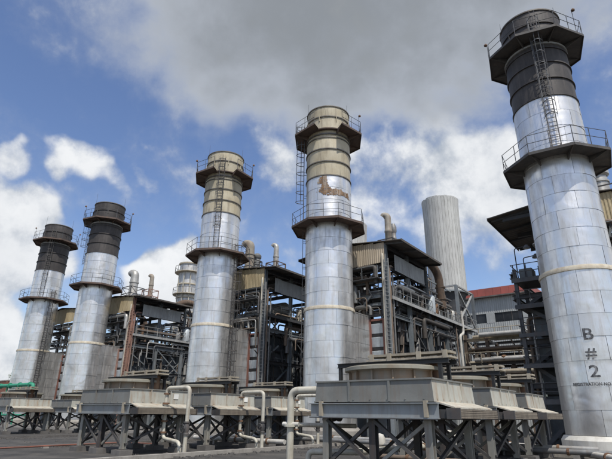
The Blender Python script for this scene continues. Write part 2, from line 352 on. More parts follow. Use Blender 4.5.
def platform(root, z, Rin, Rout, mdeck, turn, lamps=(), rail_h=1.1, n=8, open_front=None):
    pts = [(Rout*cos(turn+2*pi*i/n), Rout*sin(turn+2*pi*i/n)) for i in range(n)]
    deck = MB(); N = 48
    for i in range(n):                                   # each deck plate is one sector
        if open_front is not None and cos((turn+2*pi*(i+.5)/n)-open_front) > cos(radians(20)): continue
        mb = MB(); a0, a1 = turn+2*pi*i/n, turn+2*pi*(i+1)/n; sg = 5; vs = []
        for zz in (z-.10, z):
            for t in range(sg+1):
                a = a0+(a1-a0)*t/sg; vs.append(((Rin)*cos(a), (Rin)*sin(a), zz))
            for t in range(sg+1):
                x = pts[i][0]+(pts[(i+1) % n][0]-pts[i][0])*t/sg; y = pts[i][1]+(pts[(i+1) % n][1]-pts[i][1])*t/sg; vs.append((x*.998, y*.998, zz))
        q = sg+1; fs = []
        for t in range(sg):
            fs.append((t, t+1, q+t+1, q+t)); fs.append((2*q+q+t, 2*q+q+t+1, 2*q+t+1, 2*q+t)); fs.append((q+t, q+t+1, 3*q+t+1, 3*q+t))
        mb.add(vs, fs); dk = mb.build('deck_plate', mdeck, root)
        p, r = Vector((*pts[i], z-.16)), Vector((*pts[(i+1) % n], z-.16))
        MB().bar(p+Vector((0,0,.04)), r+Vector((0,0,.04)), .05, .15).build('edge_channel', mdeck, dk)
        c, s = cos(a0), sin(a0)                          # knee bracket under each corner
        MB().add([((Rin-.02)*c-.03*s, (Rin-.02)*s+.03*c, z-.11), (Rout*.96*c-.03*s, Rout*.96*s+.03*c, z-.11), ((Rin-.02)*c-.03*s, (Rin-.02)*s+.03*c, z-.5),
                  ((Rin-.02)*c+.03*s, (Rin-.02)*s-.03*c, z-.11), (Rout*.96*c+.03*s, Rout*.96*s-.03*c, z-.11), ((Rin-.02)*c+.03*s, (Rin-.02)*s-.03*c, z-.5)],
                 [(0,1,2),(5,4,3),(0,3,4,1),(1,4,5,2),(2,5,3,0)]).build('bracket', mdeck, root)
    rr = .021
    for zz in (rail_h*.52, rail_h):
        if open_front is None: MB().tube([(x*.985, y*.985, z+zz) for x, y in pts], rr*.9, 6, closed=True).build('handrail', 'steel_dark', root)
        else:
            ring = [pts[(i+1) % n] for i in range(n)]       # starts and ends beside the opening
            MB().tube([(x*.985, y*.985, z+zz) for x, y in ring], rr*.9, 6).build('handrail', 'steel_dark', root)
    for i in range(n):
        for f in (0, .5):
            aa = turn+2*pi*(i+f)/n
            if open_front is not None and cos(aa-open_front) > cos(radians(20)): continue
            x = pts[i][0]+(pts[(i+1) % n][0]-pts[i][0])*f; y = pts[i][1]+(pts[(i+1) % n][1]-pts[i][1])*f
            MB().tube([(x*.985, y*.985, z), (x*.985, y*.985, z+rail_h)], rr, 6).build('rail_post', 'steel_dark', root)
    for a in lamps:
        x, y = Rout*.93*cos(a), Rout*.93*sin(a)
        l = MB().tube([(x, y, z-.05), (x, y, z+1.75)], .018, 6).build('lamp_post', 'steel_dark', root)
        MB().lathe([(.02,.0),(.11,.03),(.12,.1),(.05,.2),(.0,.22)], 10).build('lamp_head', 'rust', l, (x*1.03, y*1.03, z+1.7), smooth=50)

def ladder(root, ang, z0, z1, R, m='steel_dark', cage=True, off=.22, w=.24, cage_from=2.3):
    c, s = cos(ang), sin(ang)
    def P(r, t, z): return (c*r-s*t, s*r+c*t, z)
    mb = MB()
    for t in (-w, w): mb.bar(P(R+off, t, z0), P(R+off, t, z1), .06, .035, (c,s,0))
    lad = mb.build('ladder', m, root)
    mb = MB(); z = z0+.2
    while z < z1: mb.bar(P(R+off, -w, z), P(R+off, w, z), .028, .028); z += .3
    struct(mb.build('rung', m, lad), 'stuff')
    mb = MB(); z = z0+.6
    while z < z1:
        for t in (-w, w): mb.bar(P(R-.02, t, z), P(R+off, t, z), .03, .03)
        z += 2.2
    mb.build('standoff', m, lad)
    if cage:
        mb = MB(); z = z0+cage_from
        arc = [(R+off+.68*sin(pi*t/8), -(w+.12)*cos(pi*t/8)) for t in range(9)]
        while z < z1-.1:
            pr = [P(a, b, z) for a, b in arc]
            for p, q in zip(pr, pr[1:]): mb.bar(p, q, .012, .06)
            z += .9
        for t in (1, 3, 5, 7): mb.bar(P(*arc[t], z0+cage_from), P(*arc[t], z1), .03, .012)
        mb.build('safety_cage', m, lad)

def stack(key, label, top, ladders, plat_m, lamps, turnlow=0, group='row of tall metal exhaust stacks'):
    u, v = STK[key]; root = thing('exhaust_stack', label, 'chimney', u, v, 0, group)
    face = atan2(-v, -u)                                  # local direction towards the photographer
    rnd = random.Random(hash(key) % 97 if False else ord(key))
    MB().lathe([(2.2,0),(2.2,.62),(2.06,.82),(1.88,.84)], 56).build('foundation_ring', 'white_paint' if key == 'E' else 'concrete', root, smooth=30)
    MB().lathe([(RL-.035,.5),(RL-.035,9.1),(R0-.035,9.2),(R0-.035,20.2)], 56).build('inner_shell', 'seam_grey', root, smooth=40)
    offs = [.5*(q % 2)+rnd.uniform(-.18,.18) for q in range(12)]
    for i in range(7):
        for j in range(NP):
            put('panel', PANEL['low', rnd.randrange(3)], root, (0,0,.85+i*LOW_H), 2*pi*(j+offs[i])/NP)
    for i in range(10):
        for j in range(NP):
            put('panel', PANEL['up', rnd.randrange(3)], root, (0,0,9.25+i*UP_H), 2*pi*(j+offs[i])/NP)
    MB().lathe([(R0-.03,8.98),(RL+.05,8.99),(RL+.06,9.10),(R0+.07,9.24),(R0-.03,9.26)], 56).build('band', 'cream_band', root, smooth=35)
    mtop = 'cream_paint' if top == 'cream' else 'black_paint'
    lev = [20.05, 21.35, 22.55, 23.65, 25.75, HS]
    for i in range(len(lev)-1):                           # painted shell courses between flanges
        R = RU if i < 3 else RU-.02
        MB().lathe([(R,lev[i]),(R+.015,(lev[i]+lev[i+1])/2),(R,lev[i+1])], 56).build('shell_course', mtop, root, smooth=40)
        MB().lathe([(R-.01,lev[i]-.05),(R+.085,lev[i]-.045),(R+.085,lev[i]+.045),(R-.01,lev[i]+.05)], 56).build('flange', 'ring_steel' if top == 'cream' else 'black_paint', root, smooth=35)
    MB().lathe([(RU-.01,23.93),(RU+.07,23.94),(RU+.07,24.06),(RU-.01,24.08)], 56).build('band', 'steel_light' if top != 'cream' else 'ring_steel', root, smooth=35)
    MB().lathe([(RU-.03,HS-.06),(RU+.05,HS-.05),(RU+.05,HS+.04),(RU-.08,HS+.04),(RU-.09,HS-3),(RU-.09,HS-7)], 56).build('rim', 'ring_steel', root, smooth=35)
    MB().disc(RU-.05, HS-4, 40).build('flue_floor', 'black_metal', root)
    for i in range(8):                                    # stiffening lugs under the top course
        a = 2*pi*i/8+.2; MB().box((0,0,0), (.10,.05,.5)).build('lug', mtop, root, ((RU+.04)*cos(a), (RU+.04)*sin(a), 25.55), a)
    if top == 'cream':          # wings either side, only a narrow ledge at the ladder side
        platform(root, 24.45, RU-.03, 3.1, plat_m, face-pi/8, [face+a for a in lamps], open_front=face)
        MB().lathe([(RU-.03,24.34),(RU+.3,24.34),(RU+.3,24.44),(RU-.03,24.44)], 24, face-.5, face+.5).build('ledge', plat_m, root)
    else: platform(root, 24.45, RU-.03, 3.05, plat_m, face+turnlow+.19, [face+a for a in lamps])
    platform(root, 16.0, R0-.02, 3.1, plat_m, face+turnlow+.05)
    for a in (2.0, 4.4):
        mb = MB().tube([(RU*cos(a+face), RU*sin(a+face), HS-1.2), ((RU+.02)*cos(a+face), (RU+.02)*sin(a+face), HS+1.9)], .012, 6); mb.build('lightning_rod', 'steel_dark', root)
    for (da, z0, z1, cage, m) in ladders:
        ladder(root, face+da, z0, z1, R0, m, cage)
    return root, face
stE, fE = stack('E', 'black-topped exhaust stack lettered B # 2 on its silver cladding', 'black',
                [(.12,16.0,26.0,True,'steel_dark')], 'plat_dark', (-1.35, 1.15), .32)
stD, fD = stack('D', 'cream-topped silver exhaust stack with a torn brown rust patch', 'cream',
                [(-1.45,16.0,25.9,True,'steel_dark'),(-1.5,1.0,15.9,False,'steel_dark')], 'plat_rust', (1.2,), .2)
stC, fC = stack('C', 'cream-topped silver exhaust stack with dark caged ladder down to its base', 'cream',
                [(-.15,16.0,25.9,True,'plat_dark'),(.95,1.0,17.0,True,'plat_dark')], 'plat_rust', (-1.5, 1.4), 0)
stB, fB = stack('B', 'black-topped silver exhaust stack whose lower shaft has no ladder', 'black',
                [(-1.25,18.5,25.0,True,'steel_dark')], 'plat_rust', (-1.4, 1.4), .1)
stA, fA = stack('A', 'black-topped exhaust stack behind the green pipe at row end', 'black',
                [(-.25,16.0,26.2,True,'plat_dark'),(.45,1.0,17.2,True,'plat_dark')], 'plat_rust', (-1.5, 1.4), 0)

def rust_patch(root, face):            # torn cladding on the cream-topped stack
    from mathutils import noise
    poly = [(-.42,19.85),(-.08,19.95),(-.10,19.3),(.02,18.98),(.25,18.75),(.5,18.85),(.72,18.6),(.9,18.75),(1.0,18.1),(.6,18.28),(.2,18.2),(-.3,18.32),(-.46,18.6),(-.26,19.1),(-.48,19.4)]
    def inside(x, y):
        c = False; n = len(poly)
        for i in range(n):
            (x0, y0), (x1, y1) = poly[i], poly[i-1]
            if (y0 > y) != (y1 > y) and x < (x1-x0)*(y-y0)/(y1-y0)+x0: c = not c
        return c
    mb = MB(); R = R0+.032; da, dz = .03, .055; a = -.7
    while a < 1.2:
        z = 17.8
        while z < 20.2:
            q = noise.noise_vector(Vector((a*5, z*3, 1.3)))*.11+noise.noise_vector(Vector((a*17, z*9, 4.3)))*.07
            e = noise.noise(Vector((a*30, z*16, 7.7)))
            if inside(a+q.x+e*.05, z+q.y*1.4) and e > -.42: mb.add([(R*cos(face+t), R*sin(face+t), y) for t, y in ((a,z),(a+da,z),(a+da,z+dz),(a,z+dz))], [(0,1,2,3)])
            z += dz
        a += da
    o = mb.build('rust_patch', 'rust_bare', root); o['label'] = 'torn brown rust patch in silver cladding'
rust_patch(stD, fD)

def lettering(root):
    u, v = STK['E']; base = W(u, v)
    def hit(px, py):
        d = ray(px, py).normalized(); o = Vector((0,0,CAMH)); a = d.x**2+d.y**2; q = o-base
        b = 2*(q.x*d.x+q.y*d.y); c = q.x**2+q.y**2-RL**2; t = (-b-sqrt(b*b-4*a*c))/(2*a); p = o+d*t
        return atan2(p.y-base.y, p.x-base.x)-PHI, p.z
    def word(txt, px, py, size, sx=1, bold=.0, left=False):
        a, z = hit(px, py)
        cu = bpy.data.curves.new('txt', 'FONT'); cu.body = txt; cu.size = size; cu.align_x = 'LEFT' if left else 'CENTER'; cu.align_y = 'CENTER'; cu.offset = bold; cu.resolution_u = 3
        ob = bpy.data.objects.new('txt', cu); COL.objects.link(ob); dg = bpy.context.evaluated_depsgraph_get()
        me = bpy.data.meshes.new_from_object(ob.evaluated_get(dg)); bpy.data.objects.remove(ob)
        import bmesh
        bm = bmesh.new(); bm.from_mesh(me); bmesh.ops.triangulate(bm, faces=bm.faces)
        for _ in range(3): bmesh.ops.subdivide_edges(bm, edges=[e for e in bm.edges if e.calc_length() > .16], cuts=1); bmesh.ops.triangulate(bm, faces=bm.faces)
        Rr = RL+.034
        for w in bm.verts:
            x, y = w.co.x*sx, w.co.y; ang = a+x/Rr; w.co = (Rr*cos(ang), Rr*sin(ang), z+y)
        bm.to_mesh(me); bm.free(); me.materials.clear(); me.materials.append(M('letter_paint'))
        return put('lettering', me, root)
    word('B', 587.6, 334.5, .80, 1.15, .012); word('#', 591.0, 353.3, .74, 1.1, .012); word('2', 594.6, 371.8, .80, 1.2, .012)
    word('REGISTRATION NO.', 573.5, 385.0, .215, .92, .004, True)
lettering(stE)

# ------------------------------------------------------------------ flue ducts, boiler houses
UH = 34.0
def flue_duct(key, label):
    u, v = STK[key]; root = thing('flue_duct', label, 'duct', 32.9, v, 0, 'ducts joining stacks to boiler houses')
    hw, z0, z1 = 1.75, 2.4, 9.1
    MB().b2(-1.9, 1.1, -hw+.1, hw-.1, z0, z1-.1).build('core', 'seam_grey', root)
    MB().b2(-1.95, 1.08, -hw, hw, z1-.08, z1).build('top_sheet', 'aluminium', root)
    for i in range(6):
        za, zb = z0+(z1-.1-z0)*i/6, z0+(z1-.1-z0)*(i+1)/6
        for j in range(3):
            for s in (-1,):
                xa = -1.9+3.0*j/3; MB().b2(xa+.01, xa+.99, s*hw, s*hw+.08, za+.01, zb-.01).build('panel', 'aluminium', root)
        for j in range(4):
            ya = -hw+2*hw*j/4; MB().b2(-1.97, -1.9, ya+.01, ya+2*hw/4-.01, za+.01, zb-.01).build('panel', 'aluminium', root)
    for y in (-1.5, 1.5):
        for x in (-1.5, .7): MB().b2(x-.12, x+.12, y-.12, y+.12, 0, z0).build('leg', 'steel_blue', root)

def corrugated(w, h, n, d=.024, t=.012):           # sheet in local x (width), z (height), waves in y
    mb = MB(); k = 0; xs = []
    for i in range(n):
        x0 = w*i/n; s = w/n
        xs += [(x0,0),(x0+s*.35,0),(x0+s*.5,-d),(x0+s*.85,-d)]
    xs.append((w, 0))
    for x, y in xs: mb.v += [(x,y,0),(x,y,h)]
    for i in range(len(xs)-1): mb.f.append((2*i, 2*i+2, 2*i+3, 2*i+1))
    return mb
def house(key, label, opts):
    us, vs = STK[key]; v0 = vs-3.3
    root = thing('boiler_house', label, 'boiler house', UH, v0, 0, 'open steel boiler houses behind the stacks')
    rnd = random.Random(ord(key)*7)
    def bm_(name, p, q, w, h, m, par=root): return MB().bar(p, q, w, h).build(name, m, par)
    L = opts.get('len', 21); BW = 7.8
    sd, sb, sl = 'steel_dark', 'steel_blue', 'steel_light'
    # columns
    for a in (0, 4, 8, 12, 16, L):
        for b in (0, 3.9, BW):
            top = 15.0 if a <= 8 else 10.7 if a == 12 else (14.9 if opts.get('byp') else 11.5)
            if (a == 8 and b == 3.9) or (key == 'E' and b == BW and a < 12): continue
            m = 'pink_paint' if (a == 0 and b == 0 and key == 'B') else (sb if b == 0 else sd)
            MB().hsec((a, b, 0), (a, b, top), .3, .3, .03, (1,0,0)).build('column', m, root)
    # beams
    for z in (3.5, 6.2, 9.2, 10.7, 13.1, 14.9):
        for b in ((0,) if key == 'E' and z > 11 else (0, BW)):
            MB().hsec((0, b, z), (8 if z > 12 else L, b, z), .2, .32, .025).build('beam', sb if z in (9.2, 10.7) and b == 0 else sd, root)
        for a in (0, 4) + ((12, 16, L) if z < 12 else (8,)):
            MB().hsec((a, 0, z), (a, 4.4 if key == 'E' and 10 < z < 14 else BW, z), .2, .32, .025).build('beam', sb if a == 0 and z in (10.7, ) else sd, root)
    for z in (11.9, 10.0): MB().hsec((-.05, 0, z), (-.05, 4.4 if key == 'E' else BW, z), .14, .26, .02).build('beam', sb, root)
    # braces on the sides
    for (p, q) in (((0,.1,13.3),(0,1.9,12.0)), ((0,3.7,13.3),(0,2.0,12.0)), ((4,0,9.2),(8,0,6.2)), ((12,0,9.2),(16,0,3.5)), ((16,0,9.2),(12,0,3.5)), ((16,0,10.7),(L,0,6.2)), ((L,0,10.7),(16,0,6.2)),
                   ((12,0,6.5),(14.5,0,10.6)), ((16,0,6.5),(14.5,0,10.6))):
        bm_('brace', p, q, .12, .12, rnd.choice((sb, sl, sd)))
    if opts.get('byp'):
        for (p, q) in (((16,0,10.9),(L,0,14.8)), ((L,0,10.9),(16,0,14.8)), ((16,0,14.9),(L,0,14.9)), ((16,BW,14.9),(L,BW,14.9)), ((16,0,14.9),(16,BW,14.9)), ((L,0,14.9),(L,BW,14.9))):
            bm_('brace', p, q, .16, .16, sl)
    # roof
    r = MB(); n = 44; x0, x1 = -.45, 7.95; vsx = []
    for side in (0, 1):
        for i in range(n+1):
            x = x0+(x1-x0)*i/n; dz = .04 if i % 2 else 0
            y0, z0, y1, z1 = (-1.7, 14.98, BW/2, 15.62) if side == 0 else (BW/2, 15.62, BW+.9, 15.1)
            r.v += [(x, y0, z0+dz), (x, y1, z1+dz), (x, y0, z0+dz-.07), (x, y1, z1+dz-.07)]
    for side in (0, 1):
        k = side*(n+1)*4
        for i in range(n):
            a = k+i*4; r.f += [(a, a+4, a+5, a+1), (a+3, a+7, a+6, a+2), (a+2, a+6, a+4, a), (a+1, a+5, a+7, a+3)]
        r.f += [(k, k+1, k+3, k+2), (k+n*4+2, k+n*4+3, k+n*4+1, k+n*4)]
    rf = r.build('roof', 'roof_sheet', root)
    MB().bar((x0, -1.73, 14.93), (x1, -1.73, 14.93), .05, .18).build('fascia', 'roof_sheet', rf)
    MB().bar((x0, BW+.93, 15.0), (x1, BW+.93, 15.0), .05, .22).build('fascia', 'roof_sheet', rf)
    for a in (0, 2.6, 5.2, 7.8): bm_('rafter', (a, -1.65, 14.84), (a, BW/2, 15.46), .1, .16, sd, rf); bm_('rafter', (a, BW/2, 15.46), (a, BW+.8, 14.95), .1, .16, sd, rf)
    # front cladding (sheet by sheet)
    ym = opts.get('clad', 'yellow_clad'); w = 7.9/8
    for i in range(8):
        if opts.get('skip_clad') and i in opts['skip_clad']: continue
        y = -.05+i*w; top = 15.2+.42*(1-abs((y+w/2)-BW/2)/(BW/2))-.16
        dz = rnd.uniform(-.09,.06); drop = rnd.uniform(-.04,.04)
        o = corrugated(w+.03, top-13.35-dz, 5).build('cladding_sheet', ym, root, (-.26-.012*(i % 2), y+w+.02, 13.35+dz+drop*.3), -pi/2)
    # side cladding hung under the roof
    for i in range(6):
        a = 1.2+i*.98
        corrugated(.99, 1.4, 5).build('cladding_sheet', 'grey_clad', root, (a, -.22-.01*(i % 2), 12.95+rnd.uniform(-.04,.04)), 0)
    # casing of the boiler, plate by plate
    for i in range(8):
        for j in range(3):
            a = 1.0+i*1.4; z = 3.0*j
            MB().b2(a+.02, a+1.38, .9, .98, z+.02, z+2.98-(.25 if j == 2 else 0)).build('casing_plate', 'casing', root)
        MB().hsec((1.0+i*1.4, .78, .1), (1.0+i*1.4, .78, 8.9), .16, .22, .02, (0,1,0)).build('stiffener', sb if i % 2 else sd, root)
    for j in range(3):
        for i in range(4):
            b = 1.0+i*1.5; MB().b2(.95, 1.02, b+.02, b+1.48, 3*j+.02, 3*j+2.9).build('casing_plate', 'casing', root)
    for z in (2.2, 4.9, 7.4): MB().bar((1, .74, z), (12.2, .74, z), .14, .18).build('buckstay', sd, root)
    MB().b2(1.1, 12.1, 1.05, 6.9, .1, 8.95).build('casing_core', 'black_metal', root)
    # red framed louvre bank beside the duct
    fm = opts.get('frame', 'red_oxide')
    fr = MB()
    for b in (.22, 1.62): fr.bar((-.2, b, 2.2), (-.2, b, 8.8), .3, .2, (1,0,0))
    fr.bar((-.12, .2, 8.75), (-.12, 1.7, 8.75), .14, .16); fr.bar((-.12, .2, 2.2), (-.12, 1.7, 2.2), .14, .16)
    fo = fr.build('louvre_frame', fm, root)
    for i in range(6):
        z = 2.45+i*1.05
        MB().add([(-.06,.37,z),(-.06,1.53,z),(-.16,1.53,z+.72),(-.16,.37,z+.72),(-.0,.37,z),(-.0,1.53,z),(-.12,1.53,z+.75),(-.12,.37,z+.75)], [(0,3,2,1),(4,5,6,7),(3,7,6,2),(0,1,5,4)]).build('louvre', 'silver_louvre', fo)
        MB().b2(-.08, .02, .36, 1.54, z+.74, z+1.03).build('louvre_gap', 'black_metal', fo)
    # walkway round the side at 10.8 m
    for i in range(9):
        a = .6+i*2.2
        if a+2.15 > L: break
        MB().b2(a, a+2.17, -.4, .8, 10.46, 10.53).build('walkway_plate', sd, root)
    ed = opts.get('walk', sl)
    MB().bar((.1,-.43,10.46), (min(L,20.4),-.43,10.46), .06, .26).build('walkway_edge', ed, root)
    MB().bar((.5,.3,10.3), (min(L,20.4),.3,10.3), .08, .2).build('walkway_beam', ed, root)
    for zz in (.55, 1.1): MB().tube([(.5,-.41,10.53+zz), (min(L,20.4),-.41,10.53+zz)], .025, 6).build('handrail', ed, root)
    for i in range(14):
        a = .6+i*1.5
        if a < L-.4: MB().tube([(a,-.41,10.5), (a,-.41,11.63)], .028, 6).build('rail_post', ed, root)
    for a in (2, 6, 10, 14): bm_('walkway_bracket', (a, -.4, 10.35), (a, .8, 9.3), .1, .1, sd)
    # front gallery
    BG = 4.4 if key == 'E' else BW
    MB().b2(-.9, 0, .3, BG, 11.98, 12.05).build('walkway_plate', sd, root)
    MB().tube([(-.88,.3,13.0), (-.88,BG,13.0)], .028, 6).build('handrail', sb, root)
    for i in range(3 if key == 'E' else 6): MB().tube([(-.88,.3+i*1.45,12.0), (-.88,.3+i*1.45,13.0)], .028, 6).build('rail_post', sb, root)
    # corner ladder and standpipes
    lm = 'pink_paint' if key == 'B' else 'steel_light'
    for b in (-.42, -.04): MB().bar((-.35, b, 3.5), (-.35, b, 13.6), .06, .06).build('ladder_rail', lm, root)
    mb = MB()
    for i in range(32): mb.bar((-.35,-.42,3.7+i*.31), (-.35,-.04,3.7+i*.31), .03, .03)
    struct(mb.build('rung', lm, root), 'stuff')
    for i, (a, b, m, rr, zt) in enumerate(((-.3,.12,'pipe_cream',.10,14.2), (.25,-.2,'pink_paint' if key == 'B' else 'pipe_brown',.09,13.2), (.6,-.25,'pipe_grey',.08,12.6), (-.6,-.1,'pipe_grey',.05,12.0))):
        MB().tube(bend([(a,b,2.5), (a,b,zt), (a+1.3,b+.3,zt+.1)], .4), rr, 8).build('pipe', m, root, smooth=60)
    # steam drum and piping inside
    MB().lathe([(0,-2.9),(.5,-2.8),(.78,-2.45),(.8,-2.2),(.8,2.2),(.78,2.45),(.5,2.8),(0,2.9)], 20).build('steam_drum', 'insulation', root, (5, BW/2, 12.0), smooth=50).rotation_euler = (pi/2, 0, 0)
    mb = MB()
    for k in range(opts.get('pipes', 70)):
        kind = rnd.random(); m = rnd.choice(('pipe_brown','pipe_brown','pipe_grey','pipe_dark','pipe_dark','steel_dark','steel_dark','insulation'))
        rr = rnd.choice((.05,.06,.08,.1,.14,.2))
        if kind < .42:          # runs along the side under the walkway and above it
            a0 = rnd.uniform(.5, 10); a1 = a0+rnd.uniform(2, 9); b = rnd.uniform(-.25, .75); z = rnd.choice((rnd.uniform(8.6,10.2), rnd.uniform(8.6,10.2), rnd.uniform(10.8,12.6)))
            a1 = min(a1, L-.3); zz = z+rnd.uniform(-2.2, -.6)
            pts = [(a0, b, zz), (a0, b, z), (a1, b, z), (a1, b+rnd.uniform(.5,1.5), z)]
        elif kind < .7:         # front runs
            b0 = rnd.uniform(0, 3); b1 = b0+rnd.uniform(1.5, 4); a = rnd.uniform(-.7, .8); z = rnd.uniform(9.2, 13.2)
            pts = [(a, b0, z-rnd.uniform(.5,2)), (a, b0, z), (a, b1, z), (a+rnd.uniform(.4,1.2), b1, z)]
        elif kind < .85:        # verticals on the open end
            a = rnd.uniform(12.5, L-.5); b = rnd.uniform(-.3, 4); z0 = rnd.uniform(1, 5); z1 = rnd.uniform(7, 13)
            pts = [(a, b, z0), (a, b, z1), (a+rnd.uniform(-1.5,1.5), b+.3, z1), (a+rnd.uniform(-1.5,1.5), b+.4, z1+.8)]
        else:                   # verticals on the casing
            a = rnd.uniform(1.5, 12); b = rnd.uniform(.35, .65); z0 = rnd.uniform(.5, 4)
            pts = [(a, b, z0), (a, b, z0+rnd.uniform(3,6)), (a+rnd.uniform(-.8,.8), b, z0+rnd.uniform(6.2,7))]
        MB().tube(bend(pts, .3, 3), rr, 7).build('pipe', m, root, smooth=60)
    # valves, junction boxes and small tanks standing on the decks
    for k in range(16):
        a = rnd.uniform(.8, 19 if L > 18 else 11); b = rnd.uniform(-.2, .7); t = rnd.random()
        if t < .5:
            h = rnd.uniform(.4, 1.1); MB().b2(-.22,.22,-.16,.16,0,h).build('junction_box', rnd.choice(('steel_light','steel_blue','grey_clad')), root, (a, b, 10.54))
        else:
            h = rnd.uniform(.7, 1.5); MB().lathe([(0,0),(.24,.02),(.26,.2),(.26,h-.2),(.18,h-.05),(0,h)], 12).build('small_tank', rnd.choice(('insulation','pipe_grey','pipe_cream','rust')), root, (a, b, 10.54), smooth=50)
    # rusty elbow duct and a tangle of thin pipes at the back end of the roof
    if opts.get('elbow', True):
        e = MB().tube(bend([(6.6,1.2,14.6), (7.6,.6,15.9), (9.6,.2,16.0), (11.0,-.1,15.0), (11.3,-.1,11.5)], 1.3, 8), .40, 14).build('elbow_duct', 'rust_dark', root, smooth=50)
        for p in ((11.22,-.1,13.6), (11.28,-.1,12.4)):
            MB().lathe([(.36,-.05),(.5,-.05),(.5,.05),(.36,.05)], 16).build('flange', 'rust_dark', e, p)
        MB().tube(bend([(7.2,2.6,14.6), (9.0,1.6,15.3), (10.2,1.0,14.4), (10.2,1.0,10.6)], 1.2, 8), .28, 12).build('elbow_duct', 'pipe_grey', root, smooth=50)
        for k in range(26):
            a = rnd.uniform(7.8, 13.5); b = rnd.uniform(-.3, 2.2); z1 = rnd.uniform(11.6, 15.6-max(0,(a-11))*.7)
            pts = [(a,b,10.5), (a,b,z1), (a+rnd.uniform(-1.6,1.6), b+rnd.uniform(-.3,.3), z1+rnd.uniform(-.1,.4)), (a+rnd.uniform(-1.6,1.6), b, rnd.uniform(10.6,z1))]
            MB().tube(bend(pts, .4, 4), rnd.choice((.04,.06,.09,.14)), 7).build('pipe', rnd.choice(('pipe_brown','pipe_grey','pipe_dark','rust_dark','steel_blue')), root, smooth=60)
        for k in range(10):
            a = 8.5+k*1.2; MB().bar((a, rnd.choice((-.1,1.5)), 10.5), (a, rnd.choice((-.1,1.5)), rnd.uniform(12,14.4)), .12, .12).build('post', rnd.choice((sb, sd)), root)
        for z in (11.7, 12.9, 13.9): MB().bar((8,.1,z), (14.5,.1,z), .1, .14).build('beam', rnd.choice((sb, sd)), root)
        MB().tube(bend([(14.9,-.3,5.5), (14.9,-.3,9.4), (15.7,-.4,9.6), (15.7,-.4,12.0)], .5, 5), .14, 10).build('pipe', 'pipe_white', root, smooth=60)
        MB().lathe([(0,0),(.42,.05),(.45,.3),(.45,1.5),(.3,1.75),(0,1.8)], 16).build('small_tank', 'silver_louvre', root, (8.4, -.1, 10.54), smooth=50)
    # thin secondary steel: trays, hangers, struts
    for k in range(opts.get('struts', 70)):
        m = rnd.choice((sb, sb, sl, sd, 'pipe_grey')); w_ = rnd.choice((.06,.08,.12)); t = rnd.random()
        if t < .35: a = rnd.uniform(.4, 15); z = rnd.uniform(1, 9.8); p, q = (a, .2, z), (a+rnd.uniform(1,4), .2, z)
        elif t < .6: a = rnd.uniform(.4, 15); z = rnd.uniform(2, 8); p, q = (a, rnd.uniform(-.1,.5), z), (a, rnd.uniform(-.1,.5), z+rnd.uniform(1.5,4))
        elif t < .75: a = rnd.uniform(.4, 14); z = rnd.uniform(4, 9); p, q = (a, .3, z), (a+rnd.choice((-1,1))*rnd.uniform(1,2), .3, z+rnd.uniform(1,1.5))
        else: b = rnd.uniform(.2, 4); z = rnd.uniform(9, 13); p, q = (-.1, b, z), (-.1, b+rnd.uniform(-1.2,1.8), z+rnd.choice((0,0,1.2)))
        MB().bar(p, q, w_, w_).build('strut', m, root)
    return root

for key, lab in (('E','silver flue duct behind the lettered B # 2 stack'), ('D','silver flue duct beside the rust-patched stack'), ('C','silver flue duct beside the stack with full caged ladder'),
                 ('B','silver flue duct next to black-topped stack without lower ladder'), ('A','silver flue duct behind the stack at the green pipe')):
    flue_duct(key, lab)
house('D', 'boiler house with tan cladding and long walkway behind the rust-patched stack', dict(byp=True, clad='tan_clad', pipes=110))
house('C', 'boiler house with yellow cladding behind stack with full-length caged ladder', dict(byp=True, pipes=80, walk='steel_dark'))
house('B', 'boiler house with yellow cladding and pink pipes at its corner', dict(pipes=80, frame='pink_paint'))
house('A', 'boiler house with yellow cladding behind stack at the green pipe', dict(pipes=40, byp=True, len=21))
house('E', 'dark boiler house half hidden behind the lettered B # 2 stack', dict(pipes=60, skip_clad=(5,6,7), walk='steel_dark', elbow=False))

# roof vents
def vent(label, u, v, ztop, r, hood, m='vent_paint', frame='steel_dark', z0=15.3):
    root = thing('roof_vent', label, 'roof vent', u, v, z0, 'steam vents on boiler house roofs'); h = ztop-z0
    MB().lathe([(r*1.25,0),(r*1.25,.1),(r*1.1,h*.25),(r,h*.3),(r,h*.62),(r*1.12,h*.63),(r*1.12,h*.67),(r,h*.68),(r*.95,h*.8)], 18).build('pipe', m, root, smooth=40)
    if hood == 'elbow':
        MB().tube(bend([(0,0,h*.78), (0,0,h-.15), (-.05,r*1.1,h+.02), (-.05,r*1.5,h-.12)], r*.9, 6), r*.95, 14).build('hood', m, root, smooth=50)
    elif hood == 'tee':
        MB().tube([(-.2,-r*1.7,h-.2), (-.05,-r*.6,h), (.05,r*.6,h), (.2,r*1.7,h-.2)], r*.95, 14).build('hood', m, root, smooth=50)
    else:
        MB().lathe([(r*1.0,h*.78),(r*1.25,h*.82),(r*1.25,h*.92),(r*.7,h),(0,h+.05)], 18).build('hood', m, root, smooth=40)
    q = r+.45
    for x, y in ((-q,-q),(q,-q),(q,q),(-q,q)): MB().bar((x,y,-.25), (x,y,h*.45), .09, .09).build('frame_post', frame, root)
    for z in (h*.22, h*.45):
        for a, b in (((-q,-q),(q,-q)), ((q,-q),(q,q)), ((q,q),(-q,q)), ((-q,q),(-q,-q))): MB().bar((*a,z), (*b,z), .08, .08).build('frame_rail', frame, root)
    MB().bar((-q,-q,0), (-q,q,h*.45), .05, .05).build('brace', frame, root); MB().bar((q,-q,0), (-q,-q,h*.45), .05, .05).build('brace', frame, root)
def vent_at(label, px, pytop, v, **k):
    u, vv, z = on_v(px, pytop, v); vent(label, u, vv, z, **k)
vC, vB, vD = STK['C'][1], STK['B'][1], STK['D'][1]
